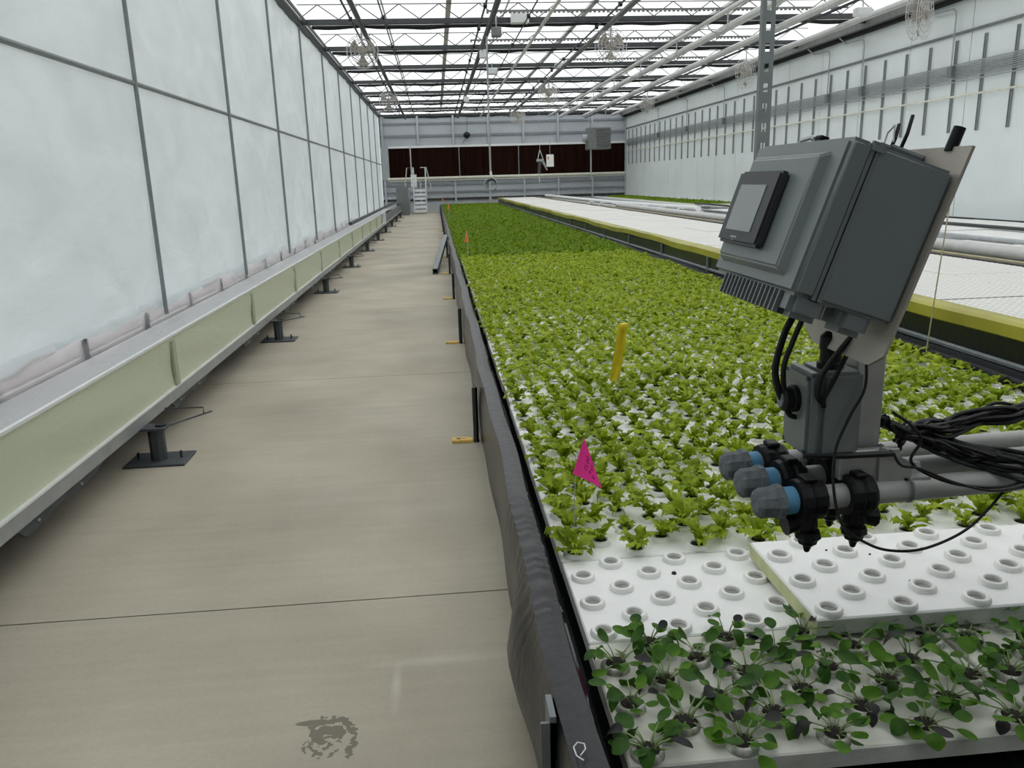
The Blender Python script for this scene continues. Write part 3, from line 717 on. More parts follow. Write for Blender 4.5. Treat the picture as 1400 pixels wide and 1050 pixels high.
# plants ----------------------------------------------------------------------
def lettuce_leaf(seed, L_=0.085, W_=0.034, nr=8, nc=4):
    """a narrow-based leaf that widens into a toothed, ruffled tip"""
    q = random.Random(seed); cur_ = q.uniform(0.6, 1.3); ph = q.uniform(0, 6); tw = q.uniform(-0.4, 0.4)
    V, F = [], []
    for i in range(nr+1):
        t_ = i/nr; rr = L_*(0.16*t_ + 0.46*t_**2.2*cur_); zz_ = L_*(1.10*t_ - 0.42*t_**2.4*cur_)
        wd = W_*(0.14 + 0.98*math.sin(min(1.0, t_*0.80+0.05)*math.pi)**1.2*(0.30+0.85*t_))
        wd *= (1.22 if i % 2 else 0.72) if 0 < i < nr else (0.15/0.14 if i == 0 else 0.55)
        for j in range(nc+1):
            s_ = (j/nc-0.5)*2; ed = abs(s_)
            ruf = 0.011*(L_/0.085)*ed*t_*math.sin(ph + i*2.6 + j*3.1)
            V.append((rr + ruf + 0.010*ed*t_, s_*wd*0.5 + tw*0.012*t_, zz_ - (0.010*ed*t_ if i == nr else 0) + ruf*q.choice((-1, 0.6))))
    for i in range(nr):
        for j in range(nc):
            a = i*(nc+1)+j; F.append((a, a+1, a+nc+2, a+nc+1))
    return V, F
def mesh_of(name, V, F, mat, smooth=True):
    me = bpy.data.meshes.new(name); me.from_pydata(V, [], F); me.materials.append(MATS[mat])
    if smooth: me.shade_smooth()
    return me
LEAVES = [mesh_of('leaf', *lettuce_leaf(s_, 0.082+0.009*(s_ % 3), 0.034+0.005*(s_ % 2)), 'lettuce_leaf') for s_ in range(10)]
def holes_world(row, c):
    return [(XB+RW*c+hx, R0Y+RD*row+hy) for (hx, hy) in HO]
near = []; rest = []
YDK1, YDK2 = 12.75, 24.3
nrows_all = int((YE-0.15-R0Y)/RD)
for row in range(2, nrows_all):
    for c in range(3):
        for (x, y) in holes_world(row, c):
            # inside the frame of the near field?
            (near if len(near) < 300 and y < 4.6 and x < 0.25+0.72*y else rest).append((x, y))
near.sort(key=lambda q: q[1])
peat_disc = MB().lathe([(0, 0.012), (0.015, 0.011), (0.021, 0.007), (0.0215, 0.004)], n=10).mesh('peat_plug', 'peat', True)
for (x, y) in near:
    s_ = rnd.uniform(0.80, 1.2)*(1.0 if y > 2.6 else 1.05)
    if rnd.random() < 0.03: s_ *= 0.6
    o = bpy.data.objects.new('lettuce', None); COL.objects.link(o); o.empty_display_size = 0.03
    o.location = (x, y, ZR+0.003); o.rotation_euler = (rnd.uniform(-0.15, 0.15), rnd.uniform(-0.15, 0.15), rnd.uniform(0, 6.28)); o.scale = (s_,)*3
    cc = min(2, int((x-XB)/RW)); side = ('raft column beside the black aisle-side liner', 'middle raft column of the bed', 'raft column beside the yellow-edged bed')[cc]
    if y < 2.40: tag(o, 'frilly lettuce plant in the front row, '+side, 'lettuce', 'front row lettuce, '+side)
    else: tag(o, 'young frilly light-green lettuce plant in the '+side, 'lettuce', 'young lettuce, '+side)
    link('peat_plug', peat_disc, o)
    nl = rnd.randint(9, 12)
    for k in range(nl):
        l_ = link('leaf', rnd.choice(LEAVES), o); inner = k >= nl-3
        l_.rotation_euler = (rnd.uniform(-0.2, 0.2), (-0.30 if inner else rnd.uniform(-0.15, 0.50)), 2.4*k + rnd.uniform(-0.4, 0.4))
        f_ = rnd.uniform(0.72, 1.08)*(0.85 if inner else 1.0); l_.scale = (f_, f_*rnd.uniform(0.85, 1.2), f_); l_.location = (0, 0, 0.006)
def field(name, pts, scale, nleaf, mat, label, seed, nr=3, nc=2, spread=(0.0, 0.55), cat='lettuce', z0=ZR, wleaf=0.034, var=(0.75, 1.2)):
    g_ = np.random.default_rng(seed); tem = []
    for s_ in range(6): tem.append(np.array(lettuce_leaf(100+s_, 0.085, wleaf, nr, nc)[0])); 
    F = np.array(lettuce_leaf(100, 0.085, wleaf, nr, nc)[1]); nv = len(tem[0])
    P = np.repeat(np.array(pts), nleaf, axis=0); n = len(P)
    th = g_.uniform(0, 2*np.pi, n); ti = g_.uniform(*spread, n); sc = g_.uniform(0.75, 1.15, n)*scale*np.repeat(g_.uniform(*var, len(pts)), nleaf)
    T = np.array(tem)[g_.integers(0, 6, n)]                      # n,nv,3
    X, Y_, Z = T[..., 0], T[..., 1]*g_.uniform(0.85, 1.25, n)[:, None], T[..., 2]
    ct, st_ = np.cos(ti)[:, None], np.sin(ti)[:, None]
    X, Z = X*ct + Z*st_, -X*st_ + Z*ct
    c, s_ = np.cos(th)[:, None], np.sin(th)[:, None]
    X, Y_ = X*c - Y_*s_, X*s_ + Y_*c
    V = np.stack([X*sc[:, None] + P[:, :1], Y_*sc[:, None] + P[:, 1:2], np.maximum(Z, 0.004)*sc[:, None] + z0+0.01], -1).reshape(-1, 3)
    FF = (F[None] + (np.arange(n)*nv)[:, None, None]).reshape(-1, 4)
    me = bpy.data.meshes.new(name); me.vertices.add(len(V)); me.vertices.foreach_set('co', V.ravel().astype(np.float32))
    me.loops.add(FF.size); me.loops.foreach_set('vertex_index', FF.ravel().astype(np.int32))
    me.polygons.add(len(FF)); me.polygons.foreach_set('loop_start', np.arange(0, FF.size, 4, dtype=np.int32))
    me.update(calc_edges=True); me.materials.append(MATS[mat]); me.shade_smooth()
    o = link(name, me); return tag(o, label, cat, kind='stuff')
mid = [q for q in rest if q[1] < 7.0]; mid2 = [q for q in rest if 7.0 <= q[1] < YDK1]
fa = [q for q in rest if YDK1 <= q[1] < YDK2]; fb = [q for q in rest if q[1] >= YDK2]
field('lettuce_field', mid, 1.0, 11, 'lettuce_field', 'rows of young light-green lettuce beyond the nearest rafts', 1, 6, 3)
field('lettuce_field', mid2, 1.05, 11, 'lettuce_field', 'dense light-green lettuce rows in the middle of the bed', 2, 4, 2, (0.0, 0.75), wleaf=0.032)
field('lettuce_field', fa, 1.45, 18, 'lettuce_dark', 'solid darker green lettuce block beyond the pale rows', 3, 3, 2, (0.1, 1.1), wleaf=0.030, var=(0.92, 1.08))
field('lettuce_field', fb, 1.6, 12, 'lettuce_dark', 'solid dark green lettuce block at the far end of the bed', 4, 3, 2, (0.1, 1.1), wleaf=0.036, var=(0.92, 1.08))

# seedlings: petiole + oval blade
def seed_leaf(seed):
    q = random.Random(seed); Lp = q.uniform(0.018, 0.046); out = q.uniform(0.010, 0.030)
    bl, bwid = q.uniform(0.028, 0.037), q.uniform(0.022, 0.030); dr = q.uniform(-0.6, 0.9)
    pe = MB().tube([(0, 0, 0), (out*0.35, 0, Lp*0.55), (out, 0, Lp)], [0.0018, 0.0015, 0.0012], 5)
    w = MB()
    def fb_(u, v_):
        s_ = (v_-0.5)*2; wd = bwid*0.5*math.sin(math.pi*min(1, u*0.96+0.03))**0.6
        a = dr*u
        x = out + bl*(u*math.cos(0.35-a)); z = Lp + bl*(u*math.sin(0.35-a)) - 0.25*bl*u*u*max(0, dr)
        return (x, s_*wd, z + 0.22*abs(s_)*wd*1.1)
    w.grid(fb_, 7, 4)
    return pe, w
SEED = {}
for mat in ('seedling_green', 'seedling_deep', 'seedling_purple'):
    SEED[mat] = []
    for s_ in range(6):
        pe, w = seed_leaf(s_*7+len(mat))
        n = len(pe.v); V = pe.v + w.v; F = pe.f + [tuple(i+n for i in f_) for f_ in w.f]
        me = mesh_of('leaf', V, F, 'seedling_stem'); me.materials.append(MATS[mat])
        for i, p_ in enumerate(me.polygons): p_.material_index = 0 if i < len(pe.f) else 1
        SEED[mat].append(me)
for c in range(2):
    for (x, y) in holes_world(0, c):
        if x > 1.6: continue
        o = bpy.data.objects.new('seedling', None); COL.objects.link(o); o.empty_display_size = 0.02
        o.location = (x, y, ZR+0.004); o.rotation_euler = (rnd.uniform(-0.12, 0.12), rnd.uniform(-0.12, 0.12), rnd.uniform(0, 6.28))
        s_ = rnd.uniform(1.15, 1.45)*(0.78 if y > 1.72 and x > 0.85 else 1.0); o.scale = (s_,)*3
        tag(o, 'dark green round-leaved seedling with a few purple leaves in a dirty collar', 'seedling', 'round-leaved seedlings in the nearest rafts')
        link('peat_plug', peat_disc, o)
        nl = rnd.randint(12, 16)
        for k in range(nl):
            r_ = rnd.random(); mat = 'seedling_green' if r_ < 0.58 else 'seedling_deep' if r_ < 0.92 else 'seedling_purple'
            l_ = link('leaf', rnd.choice(SEED[mat]), o); a = 2.4*k + rnd.uniform(-0.5, 0.5)
            f_ = rnd.uniform(0.7, 1.15); l_.scale = (f_,)*3
            l_.rotation_euler = (rnd.uniform(-0.3, 0.3), rnd.uniform(-0.1, 0.75), a); l_.location = (0.006*math.cos(a), 0.006*math.sin(a), 0.006)

# flags ------------------------------------------------------------------------
t = thing('marker_flag', 'pink triangular flag with black handwriting on a wire by the front lettuce', 'flag', (0.393, 2.388, ZR))
MB().tube([(0.393, 2.392, ZR-0.03), (0.402, 2.396, 0.58), (0.430, 2.392, 0.712)], 0.0016, 5).build('wire', 'wire', t)
A, B_, C_ = Vector((0.431, 2.387, 0.720)), Vector((0.393, 2.386, 0.600)), Vector((0.487, 2.380, 0.546))
def fl_(u, w):
    q = A + (B_-A)*u + (C_-B_)*(u*w); q.y += 0.008*math.sin(3*w)*u; return q
MB().grid(fl_, 8, 8).build('cloth', 'flag_pink', t, True)
def ink(pts):
    P = []
    for (x, y) in pts:      # position inside the triangle, fractions of u and w
        q = fl_(y, x); P.append((q.x, q.y-0.0015, q.z))
    MB().tube(P, 0.0011, 4).build('handwriting', 'flag_ink', t)
ink([(0.55, 0.42), (0.75, 0.40), (0.60, 0.48), (0.78, 0.47)]); ink([(0.52, 0.53), (0.66, 0.50), (0.58, 0.58), (0.72, 0.55)])
ink([(0.62, 0.66), (0.50, 0.64), (0.42, 0.68), (0.44, 0.74), (0.55, 0.75)]); ink([(0.70, 0.72), (0.62, 0.76), (0.68, 0.79)])
ink([(0.80, 0.58), (0.86, 0.61)]); ink([(0.76, 0.66), (0.82, 0.69)]); ink([(0.80, 0.80), (0.74, 0.83), (0.78, 0.87), (0.84, 0.84)])
t = thing('ribbon_marker', 'yellow plastic ribbon hanging from a stake among the lettuce', 'ribbon', (0.954, 4.2, ZR))
MB().tube([(0.950, 4.22, ZR-0.03), (0.978, 4.22, 0.75)], 0.004, 6).build('stake', 'stake_bamboo', t)
MB().grid(lambda u, w: (0.972-0.05*u + (w-0.5)*(0.05-0.014*u), 4.205-0.012*math.sin(3*w+4*u), 0.748-0.32*u), 14, 4).build('ribbon', 'flag_yellow', t, True)
MB().grid(lambda u, w: (0.990-0.035*u + (w-0.5)*0.016, 4.200-0.01*math.sin(5*u), 0.745-0.30*u), 12, 2).build('ribbon', 'flag_yellow', t, True)
MB().lathe([(0, -0.022), (0.02, -0.015), (0.026, 0.0), (0.02, 0.015), (0, 0.02)], (0.980, 4.205, 0.735), n=7).build('knot', 'flag_yellow', t, True)
for (x, y, lab) in ((0.454, 12.6, 'orange pennant flag on a wire where the dark lettuce begins'), (0.37, 25.2, 'orange pennant flag at the start of the farthest lettuce block'),
                    (0.29, 35.8, 'orange pennant flag at the far corner of the bed by the steps'), (2.21, 33.8, 'orange pennant flag near the far right corner of the lettuce')):
    s_ = 1.0 if y < 20 else 1.15
    t = thing('marker_flag', lab, 'flag', (x, y, ZR))
    MB().tube([(x, y, ZR), (x-0.01, y, 0.78*s_)], 0.005, 5).build('wire', 'wire', t)
    MB().grid(lambda u, w: (x-0.015+0.075*(w-0.5)*u*s_, y-0.02*math.sin(4*w)*u, 0.80*s_-0.19*u), 4, 4).build('cloth', 'flag_orange', t, True)
tag(MB().tube([(3.05, 4.7, ZR-0.02), (3.14, 4.72, 1.62)], 0.0045, 6).build('thin_stake', 'stake_bamboo', None), 'thin pale stake standing in the lettuce behind the grey control box', 'stake')

# ---------------------------------------------------------------- white bed beyond
b2 = thing('white_bed', 'raised pond bed with yellow taped edge and black side', 'grow bed', (4.2, 20, 0))
X2a, X2b, Z2 = 3.255, 5.18, 0.645
box((X2a+0.02, 2.0, 0.0), (X2a+0.05, YE, 0.55)).build('side_liner', 'liner', b2)
box((X2a+0.05, 2.0, 0.05), (X2b, YE, 0.56)).build('water', 'water', b2)
def tape(u, w):
    y = 2.0 + (YE-2)*u; sg = 0.012*math.sin(y*1.1) + 0.006*math.sin(y*3.3)
    prof = [(X2a+0.12, 0.655), (X2a+0.03, 0.662), (X2a, 0.64), (X2a, 0.568), (X2a+0.015, 0.558)]
    s_ = w*4; i = min(int(s_), 3); f_ = s_-i
    return (prof[i][0]*(1-f_)+prof[i+1][0]*f_, y, prof[i][1]*(1-f_)+prof[i+1][1]*f_ + sg*(i > 0))
MB().grid(tape, 150, 8).build('yellow_tape', 'yellow_tape', b2, True)
for k in range(20): 
    y = 3.4+2.05*k; box((X2a+0.0, y-0.025, 0.20), (X2a+0.022, y+0.025, 0.56)).build('side_post', 'post_steel', b2)
MB().tube([(X2a+0.022, 2.0, 0.40), (X2a+0.022, YE, 0.40)], 0.022, 8).build('side_pipe', 'post_steel', b2, True)
box((X2b, 2.0, 0.0), (X2b+0.03, YE, 0.66)).build('side_board', 'dark_steel', b2)
box((X2a+0.05, YE-0.03, 0), (X2b, YE, 0.66)).build('end_board', 'dark_steel', b2)
rw2 = (X2b-X2a-0.10)/2; rl2 = 1.23
outl = []
ns = 12
def scal(L_, n_): return [(L_*(k+f_)/n_, (0.0 if f_ in (0.0,) else 0.016)) for k in range(n_) for f_ in (0.0, 0.3, 0.7)]
poly = [(0, 0)] + [(rw2-0.004, 0)] + [(rw2-0.016+d, y_) for (y_, d) in scal(rl2-0.012, 16)] + [(rw2-0.016, rl2-0.012), (0, rl2-0.012)]
cellm = MB().prism(poly, 'Z', -0.05, 0.0).mesh('raft', 'cell_foam')
k = 0; y = 5.13-2*rl2
while y+rl2 < YE-0.05:
    for c in range(2):
        o = link('raft', cellm); o.location = (X2a+0.09+rw2*c, y+0.02*(k % 3 == 2), Z2+rnd.uniform(-0.004, 0.004)); o.rotation_euler = (0, 0, rnd.uniform(-0.002, 0.002))
        tag(o, ('white foam raft with scalloped edge lying against the yellow tape', 'white foam raft with scalloped edge lying against the dark curb')[c], 'raft', 'rafts of the yellow-edged bed '+('at the tape', 'at the curb')[c])
    y += rl2; k += 1
# pipes and third bed towards the panel wall
tag(MB().tube([(5.50, 3, 0.70), (5.50, 24.5, 0.70)], 0.075, 14).build('supply_pipe', 'light_pipe', None, True), 'thick pale supply pipe running along the far edge of the white bed', 'pipe')
tag(box((5.28, 3, 0.0), (5.40, 43, 0.625)).build('bed_curb', 'dark_steel'), 'dark curb between the white bed and the supply pipe', 'curb')
tag(MB().tube([(5.36, 3, 0.645), (5.36, 43, 0.645)], 0.02, 8).build('thin_pipe', 'stake_bamboo', None, True), 'thin tan pipe on the dark curb beside the white bed', 'pipe')
b3 = thing('panel_side_bed', 'wide low pond bed between the supply pipe and the panel wall', 'grow bed', (8, 20, 0))
box((5.62, 3, 0), (5.68, 43, 0.62)).build('side_board', 'dark_steel', b3)
box((5.68, 3, 0), (10.2, 43, 0.50)).build('water', 'water', b3)
box((10.2, 3, 0), (10.28, 43, 0.58)).build('side_board', 'liner', b3)
box((10.28, 3, 0), (10.58, 43, 0.50)).build('ledge', 'white_paint', b3)
lane = box((0.004, 0.004, -0.04), (1.52-0.004, 1.22-0.006, 0)).mesh('raft', 'foam')
for c, (xa, ya, yb) in enumerate(((5.70, 8, 18.5), (7.30, 6, 22.5), (8.75, 6, 26.5))):
    y = ya
    while y < yb:
        o = link('raft', lane); o.location = (xa, y, 0.555+rnd.uniform(-0.01, 0.012)); o.rotation_euler = (0, rnd.uniform(-0.006, 0.006), rnd.uniform(-0.012, 0.012))
        if c == 1: o.scale = (0.93, 1, 1)
        if c == 2: o.scale = (0.94, 1, 1)
        tag(o, ('plain white foam raft in the lane by the supply pipe', 'plain white foam raft in the middle lane of the wall bed', 'plain white foam raft in the lane along the panel wall')[c], 'raft', ('rafts in the pipe lane', 'rafts in the middle lane', 'rafts in the wall lane')[c]); y += 1.22
tag(MB().tube([(7.23, 5, 0.60), (7.23, 24, 0.60)], 0.03, 8).build('lane_pipe', 'steel', None, True), 'grey pipe between the pipe lane and the middle lane', 'pipe')
tag(MB().tube([(8.72, 5, 0.60), (8.72, 27, 0.60)], 0.03, 8).build('lane_pipe', 'dark_steel', None, True), 'dark pipe between the middle lane and the wall lane', 'pipe')
tag(MB().tube([(6.2, 18.9, 0.74), (5.65, 25.5, 0.74), (5.65, 42, 0.72)], 0.07, 12).build('header_pipe', 'white_paint', None, True), 'thick white header pipe at the far wall bed with hose stubs', 'pipe')
for k in range(7):
    y = 19.6+1.35*k; x = 6.13-0.083*1.35*k
    P = [(x-0.06, y, 0.72)] + [(x-0.16+0.10*math.cos(a), y, 0.66+0.08*math.sin(a)) for a in np.linspace(1.2, 4.6, 8)]
    tag(MB().tube(P, 0.022, 6).build('hose_stub', 'white_paint', None, True), 'white curled hose stub hanging off the header pipe', 'hose', 'hose stubs on the header pipe')
o = box((5.75, 25.5, 0.50), (8.8, 42.8, 0.53)).build('cover_sheet', 'steel'); tag(o, 'flat grey cover sheet over the far end of the wall bed', 'sheet')
for k in range(5):
    x = 6.1+0.55*k
    tag(MB().tube([(x, 25.6, 0.57), (x, 42.5, 0.57)], 0.035, 8).build('lane_pipe', 'galvanised' if k % 2 else 'white_paint', None, True), ('white' if k % 2 == 0 else 'pale grey')+' pipe lying on the grey cover sheet', 'pipe', ('white' if k % 2 == 0 else 'grey')+' pipes on the cover sheet')
o = box((8.9, 27.0, 0.50), (10.15, 42.8, 0.56)).build('raft_strip', 'foam_yellow'); tag(o, 'long pale foam raft strip along the panel wall at the far end', 'raft')
gs = [(8.98+0.13*i+0.03*rnd.random(), 27.1+0.15*j+0.05*rnd.random()) for i in range(9) for j in range(104)]
field('lettuce_field', gs, 1.3, 6, 'lettuce_dark', 'strip of green lettuce along the foot of the panel wall', 5, 3, 2, (0.1, 0.8), z0=0.55)
gs = [(8.3+0.13*i+0.03*rnd.random(), 17.9+0.15*j+0.05*rnd.random()) for i in range(4) for j in range(30)]
field('lettuce_field', gs, 1.2, 6, 'lettuce_dark', 'short patch of green lettuce on the middle white lane', 6, 3, 2, (0.1, 0.8), z0=0.56)

# ---------------------------------------------------------------- things in the aisle
t = thing('square_pipe', 'grey square pipe leaning from the floor on the bed rim', 'pipe', (-0.08, 13.75, 0))
def sq(p0, p1, h, hole):
    w = MB(); p0, p1 = Vector(p0), Vector(p1); d = (p1-p0).normalized(); s_ = d.cross(Vector((0,0,1))).normalized(); u_ = s_.cross(d)
    for (a, b_) in ((1, 0), (-1, 0), (0, 1), (0, -1)):
        n = len(w.v)
        for p_ in (p0, p1):
            for (ia, ib) in ((-1, -1), (1, -1), (1, 1), (-1, 1)):
                ca = s_*(a*h*0.93 + ia*(h*0.07 if a else h)); cb = u_*(b_*h*0.93 + ib*(h*0.07 if b_ else h)); w.v.append(tuple(p_+ca+cb))
        w.f += [tuple(n+i for i in q) for q in ((0,1,2,3),(7,6,5,4),(0,4,5,1),(1,5,6,2),(2,6,7,3),(3,7,4,0))]
    return w
sq((-0.08, 13.75, 0.05), (0.16, 17.6, 0.38), 0.045, 0).build('tube', 'post_steel', t)
box((-0.10, 13.9, 0.02), (-0.06, 13.92, 0.06)).build('mouth_shade', 'rubber', t)  # black plug standing in for the shade inside the pipe mouth
t = thing('crossover_steps', 'galvanised crossover steps with handrails at the end of the aisle', 'steps', (-0.85, 41.4, 0))
for k in range(6):
    z = 0.20*(k+1); y = 41.3+0.24*k
    box((-1.10, y, z-0.11), (-0.52, y+0.26, z)).build('tread', 'white_paint', t)
for x in (-1.12, -0.50):
    MB().prism([(41.28, 0.0), (41.45, 0.0), (42.75, 1.12), (42.75, 1.22), (42.6, 1.22), (41.28, 0.16)], 'X', x-0.015, x+0.015).build('stringer', 'galvanised', t)
box((-1.45, 42.74, 1.17), (-0.5, 43.7, 1.21)).build('platform', 'galvanised', t)
for x, y in ((-1.4, 43.6), (-0.55, 43.6), (-1.4, 42.8), (-0.55, 42.8)): MB().tube([(x, y, 0), (x, y, 1.17)], 0.03, 8).build('leg', 'galvanised', t, True)
for x in (-1.12, -0.50):
    MB().tube([(x, 41.7, 0.55), (x, 41.9, 1.35), (x, 42.8, 2.30), (x, 43.6, 2.30), (x, 43.7, 1.2)], 0.03, 8).build('handrail', 'galvanised', t, True)
    MB().tube([(x, 42.8, 1.2), (x, 42.8, 2.30)], 0.020, 8).build('rail_post', 'galvanised', t, True)
MB().tube([(-1.60, 43.0, 1.2), (-1.45, 43.0, 2.3), (-1.2, 43.0, 2.3), (-1.0, 43.0, 1.2)], 0.028, 8).build('handrail', 'light_pipe', t, True)
MB().tube([(-0.75, 43.0, 2.3), (-0.45, 43.0, 2.3), (-0.22, 43.0, 1.2)], 0.028, 8).build('handrail', 'light_pipe', t, True)
box((-1.25, 42.3, 1.35), (-0.95, 42.34, 1.95)).build('white_sign', 'white_paint', t)
MB().tube([(-1.2, 42.4, 1.2), (-1.2, 42.4, 3.55)], 0.03, 8).build('mast', 'light_pipe', t, True)
tag(box((-1.95, 40.5, 0), (-1.35, 40.56, 1.35)).build('dark_board', 'heater_grey', None, bevel=0.01, segs=1), 'dark grey board standing beside the crossover steps', 'board')

# ---------------------------------------------------------------- spray boom: three pipes
PZ = 0.842; PY = (1.53, 1.617, 1.705); PX = (0.64, 0.634, 0.630); PZs = (0.838, 0.850, 0.858)
lab3 = ('front grey boom pipe with capped end and black nozzle clamps', 'middle grey boom pipe with capped end between two others', 'rear grey boom pipe with capped end nearest the lettuce')
yaw = 0.07
for i in range(3):
    x0, y, z = PX[i], PY[i], PZs[i]
    t = thing('boom_pipe', lab3[i], 'pipe', (x0, y, z), (0, 0, yaw), 'three grey boom pipes')
    L_ = 2.70
    MB().tube([(0.085, 0, 0), (L_, 0, 0)], 0.0265, 18).build('pipe', 'pvc_grey', t, True, local=True)
    cp_ = MB().lathe([(0, 0.004), (0.020, 0.004), (0.029, 0.008), (0.033, 0.014), (0.0335, 0.040), (0.035, 0.046), (0.038, 0.048), (0.038, 0.062), (0.034, 0.064), (0, 0.064)], axis='X', n=10).build('end_cap', 'cap_grey', t, local=True)
    MB().tube([(0.064, 0, 0), (0.092, 0, 0)], 0.030, 16).build('blue_collar', 'cap_blue', t, True, local=True)
    for cxx, tip in ((0.123, 1), (0.238, 0)) if i == 0 else ((0.125, 1), (0.232, 0)):
        c = MB().lathe([(0.0268, -0.029), (0.043, -0.029), (0.046, -0.022), (0.046, -0.006), (0.043, 0.0), (0.046, 0.006), (0.046, 0.022), (0.043, 0.029), (0.0268, 0.029)], (cxx, 0, 0), 'X', 14).build('clamp', 'black_plastic', t, local=True)
        MB().box((cxx-0.014, -0.018, 0.042), (cxx+0.014, 0.018, 0.053)).build('clamp_ear', 'black_plastic', c, bevel=0.003, segs=1, local=True)
        MB().lathe([(0, -0.036), (0.024, -0.040), (0.027, -0.062), (0.020, -0.075), (0, -0.076)], (cxx, 0, 0), 'Z', 10).build('valve_body', 'black_plastic', c, local=True)
        dx = 0.006 if tip else 0.0
        MB().lathe([(0, -0.070), (0.026, -0.073), (0.029, -0.086), (0.022, -0.094), (0.020, -0.102), (0.010, -0.108), (0.006, -0.122), (0, -0.126)], (cxx+dx, -0.003, 0), 'Z', 8).build('nozzle', 'black_plastic', c, local=True)
        sgn = -1 if tip else 1
        MB().tube([(cxx+sgn*0.015, 0, -0.052), (cxx+sgn*0.048, 0, -0.056)], [0.016, 0.024], 9).build('side_knob', 'black_plastic', c, local=True)
# stand that carries the pipes off to the side
t = thing('boom_stand', 'grey trestle frame carrying the far ends of the boom pipes', 'stand', (3.05, 1.8, 0.39))
box((3.12, 1.62, 0.39), (3.20, 2.05, 0.80)).build('frame', 'aluminium', t)
box((3.05, 1.60, 0.795), (3.22, 2.05, 0.81)).build('saddle', 'aluminium', t)

# post, bracket, junction box ----------------------------------------------------
pst = thing('boom_post', 'short square aluminium post with angle bracket bolted on the boom pipes', 'post', (0.91, 1.617, 0.86))
box((0.878, 1.585, 0.874), (0.944, 1.65, 1.16)).build('square_tube', 'aluminium', pst, bevel=0.004, segs=1)
box((0.840, 1.555, 0.868), (0.975, 1.575, 0.934)).build('foot_angle', 'aluminium', pst, bevel=0.002, segs=1)
w = MB().prism([(0.925, 0.945), (1.000, 0.902), (1.000, 0.838), (0.955, 0.850), (0.925, 0.862)], 'Y', 1.545, 1.553)
w.build('angle_bracket', 'aluminium', pst)
box((0.985, 1.545, 0.860), (1.045, 1.60, 0.868)).build('bracket_foot', 'aluminium', pst)
for x, y in ((1.010, 1.565), (1.03, 1.58)):
    MB().lathe([(0, 0.024), (0.009, 0.023), (0.011, 0.014), (0.011, 0.0)], (x, y, 0.868), n=6).build('bolt', 'galvanised', pst)
MB().torus((0.995, 1.552, 0.842), 0.0285, 0.004, 'X').build('hose_clamp', 'post_steel', pst)
jb = thing('junction_box', 'small grey junction box with black knob strapped on the square post', 'junction box', (0.81, 1.6, 0.925))
JA, JB_ = (0.755, 1.545, 0.928), (0.876, 1.665, 1.112)
box((JA[0]+0.03, JA[1], JA[2]), JB_).build('body', 'enclosure', jb, bevel=0.008)
box(JA, (JA[0]+0.03, JB_[1], JB_[2])).build('lid', 'enclosure', jb, bevel=0.008)
for y in (1.556, 1.654):
    for z in (0.940, 1.100): MB().tube([(JA[0]-0.001, y, z), (JA[0]+0.004, y, z)], 0.005, 8).build('screw', 'dark_steel', jb)
kn = MB().lathe([(0, -0.032), (0.022, -0.032), (0.027, -0.028), (0.027, -0.012), (0.030, -0.010), (0.030, 0.0), (0, 0.0)], (JA[0], 1.605, 1.045), 'X', 18).build('gland_ring', 'black_plastic', jb, True)
MB().lathe([(0, -0.036), (0.017, -0.036), (0.017, -0.030)], (JA[0], 1.605, 1.045), 'X', 14).build('gland_core', 'post_steel', kn)
MB().tube([(0.750, 1.54, 0.935), (0.84, 1.538, 0.930), (0.95, 1.54, 0.928), (0.955, 1.6, 0.926)], 0.006, 6).build('strap', 'rubber', jb, True)

# control enclosure ---------------------------------------------------------------
TH = R(19.3); ROT = Matrix.Rotation(TH, 3, 'Y'); O_ = Vector((0.729, 1.82, 1.583))
BW, BH, BD = 0.424, 0.294, 0.214
rl = O_ + ROT @ Vector((0.1, -0.212, -BH))
en = thing('control_enclosure', 'tilted grey control enclosure with touchscreen on a metal plate', 'control box', tuple(rl), (0, TH, 0))
def E_(a, b_): # local coordinates of the front top corner -> root coordinates
    sh = Vector((-0.1, 0.212, BH)); a = Vector(a)+sh; b_ = Vector(b_)+sh
    return tuple(map(min, a, b_)), tuple(map(max, a, b_))
def eb(a, b_, name, mat, par=None, bevel=0.0, segs=2):
    A_, B2 = E_(a, b_); return box(A_, B2).build(name, mat, par or en, bool(bevel), bevel, segs, True)
eb((0.056, -0.001, -0.001), (BD, -BW+0.001, -BH+0.001), 'body', 'enclosure', bevel=0.008, segs=3)
lid = eb((0.004, 0, 0), (0.0535, -BW, -BH), 'lid', 'enclosure', bevel=0.010, segs=3)
# raised centre of the lid: a low frustum
A_, B2 = E_((-0.014, -0.030, -0.024), (0.010, -BW+0.050, -BH+0.024))
ax, ay, az = A_; bx_, by_, bz_ = B2; e_ = 0.016
fr = MB(); fr.v = [(bx_, ay, az), (bx_, by_, az), (bx_, by_, bz_), (bx_, ay, bz_), (ax, ay+e_, az+e_), (ax, by_-e_, az+e_), (ax, by_-e_, bz_-e_), (ax, ay+e_, bz_-e_)]
fr.f = [(0, 1, 2, 3), (4, 5, 6, 7), (0, 1, 5, 4), (1, 2, 6, 5), (2, 3, 7, 6), (3, 0, 4, 7)]
fr.build('raised_panel', 'enclosure', lid, True, 0.004, 3, True)
eb((0.046, -0.002, -0.002), (0.066, -BW+0.002, -BH+0.002), 'seam_flange', 'enclosure')
eb((0.0538, -0.0012, -0.0012), (0.0562, -BW+0.0012, -BH+0.0012), 'gasket', 'black_plastic')
bz = eb((-0.034, -0.056, -0.072), (-0.012, -0.272, -0.228), 'touch_panel', 'bezel', bevel=0.006)
eb((-0.0355, -0.090, -0.103), (-0.034, -0.226, -0.201), 'screen', 'screen', bz)
eb((-0.0352, -0.134, -0.213), (-0.034, -0.168, -0.217), 'maker_print', 'print_grey', bz)
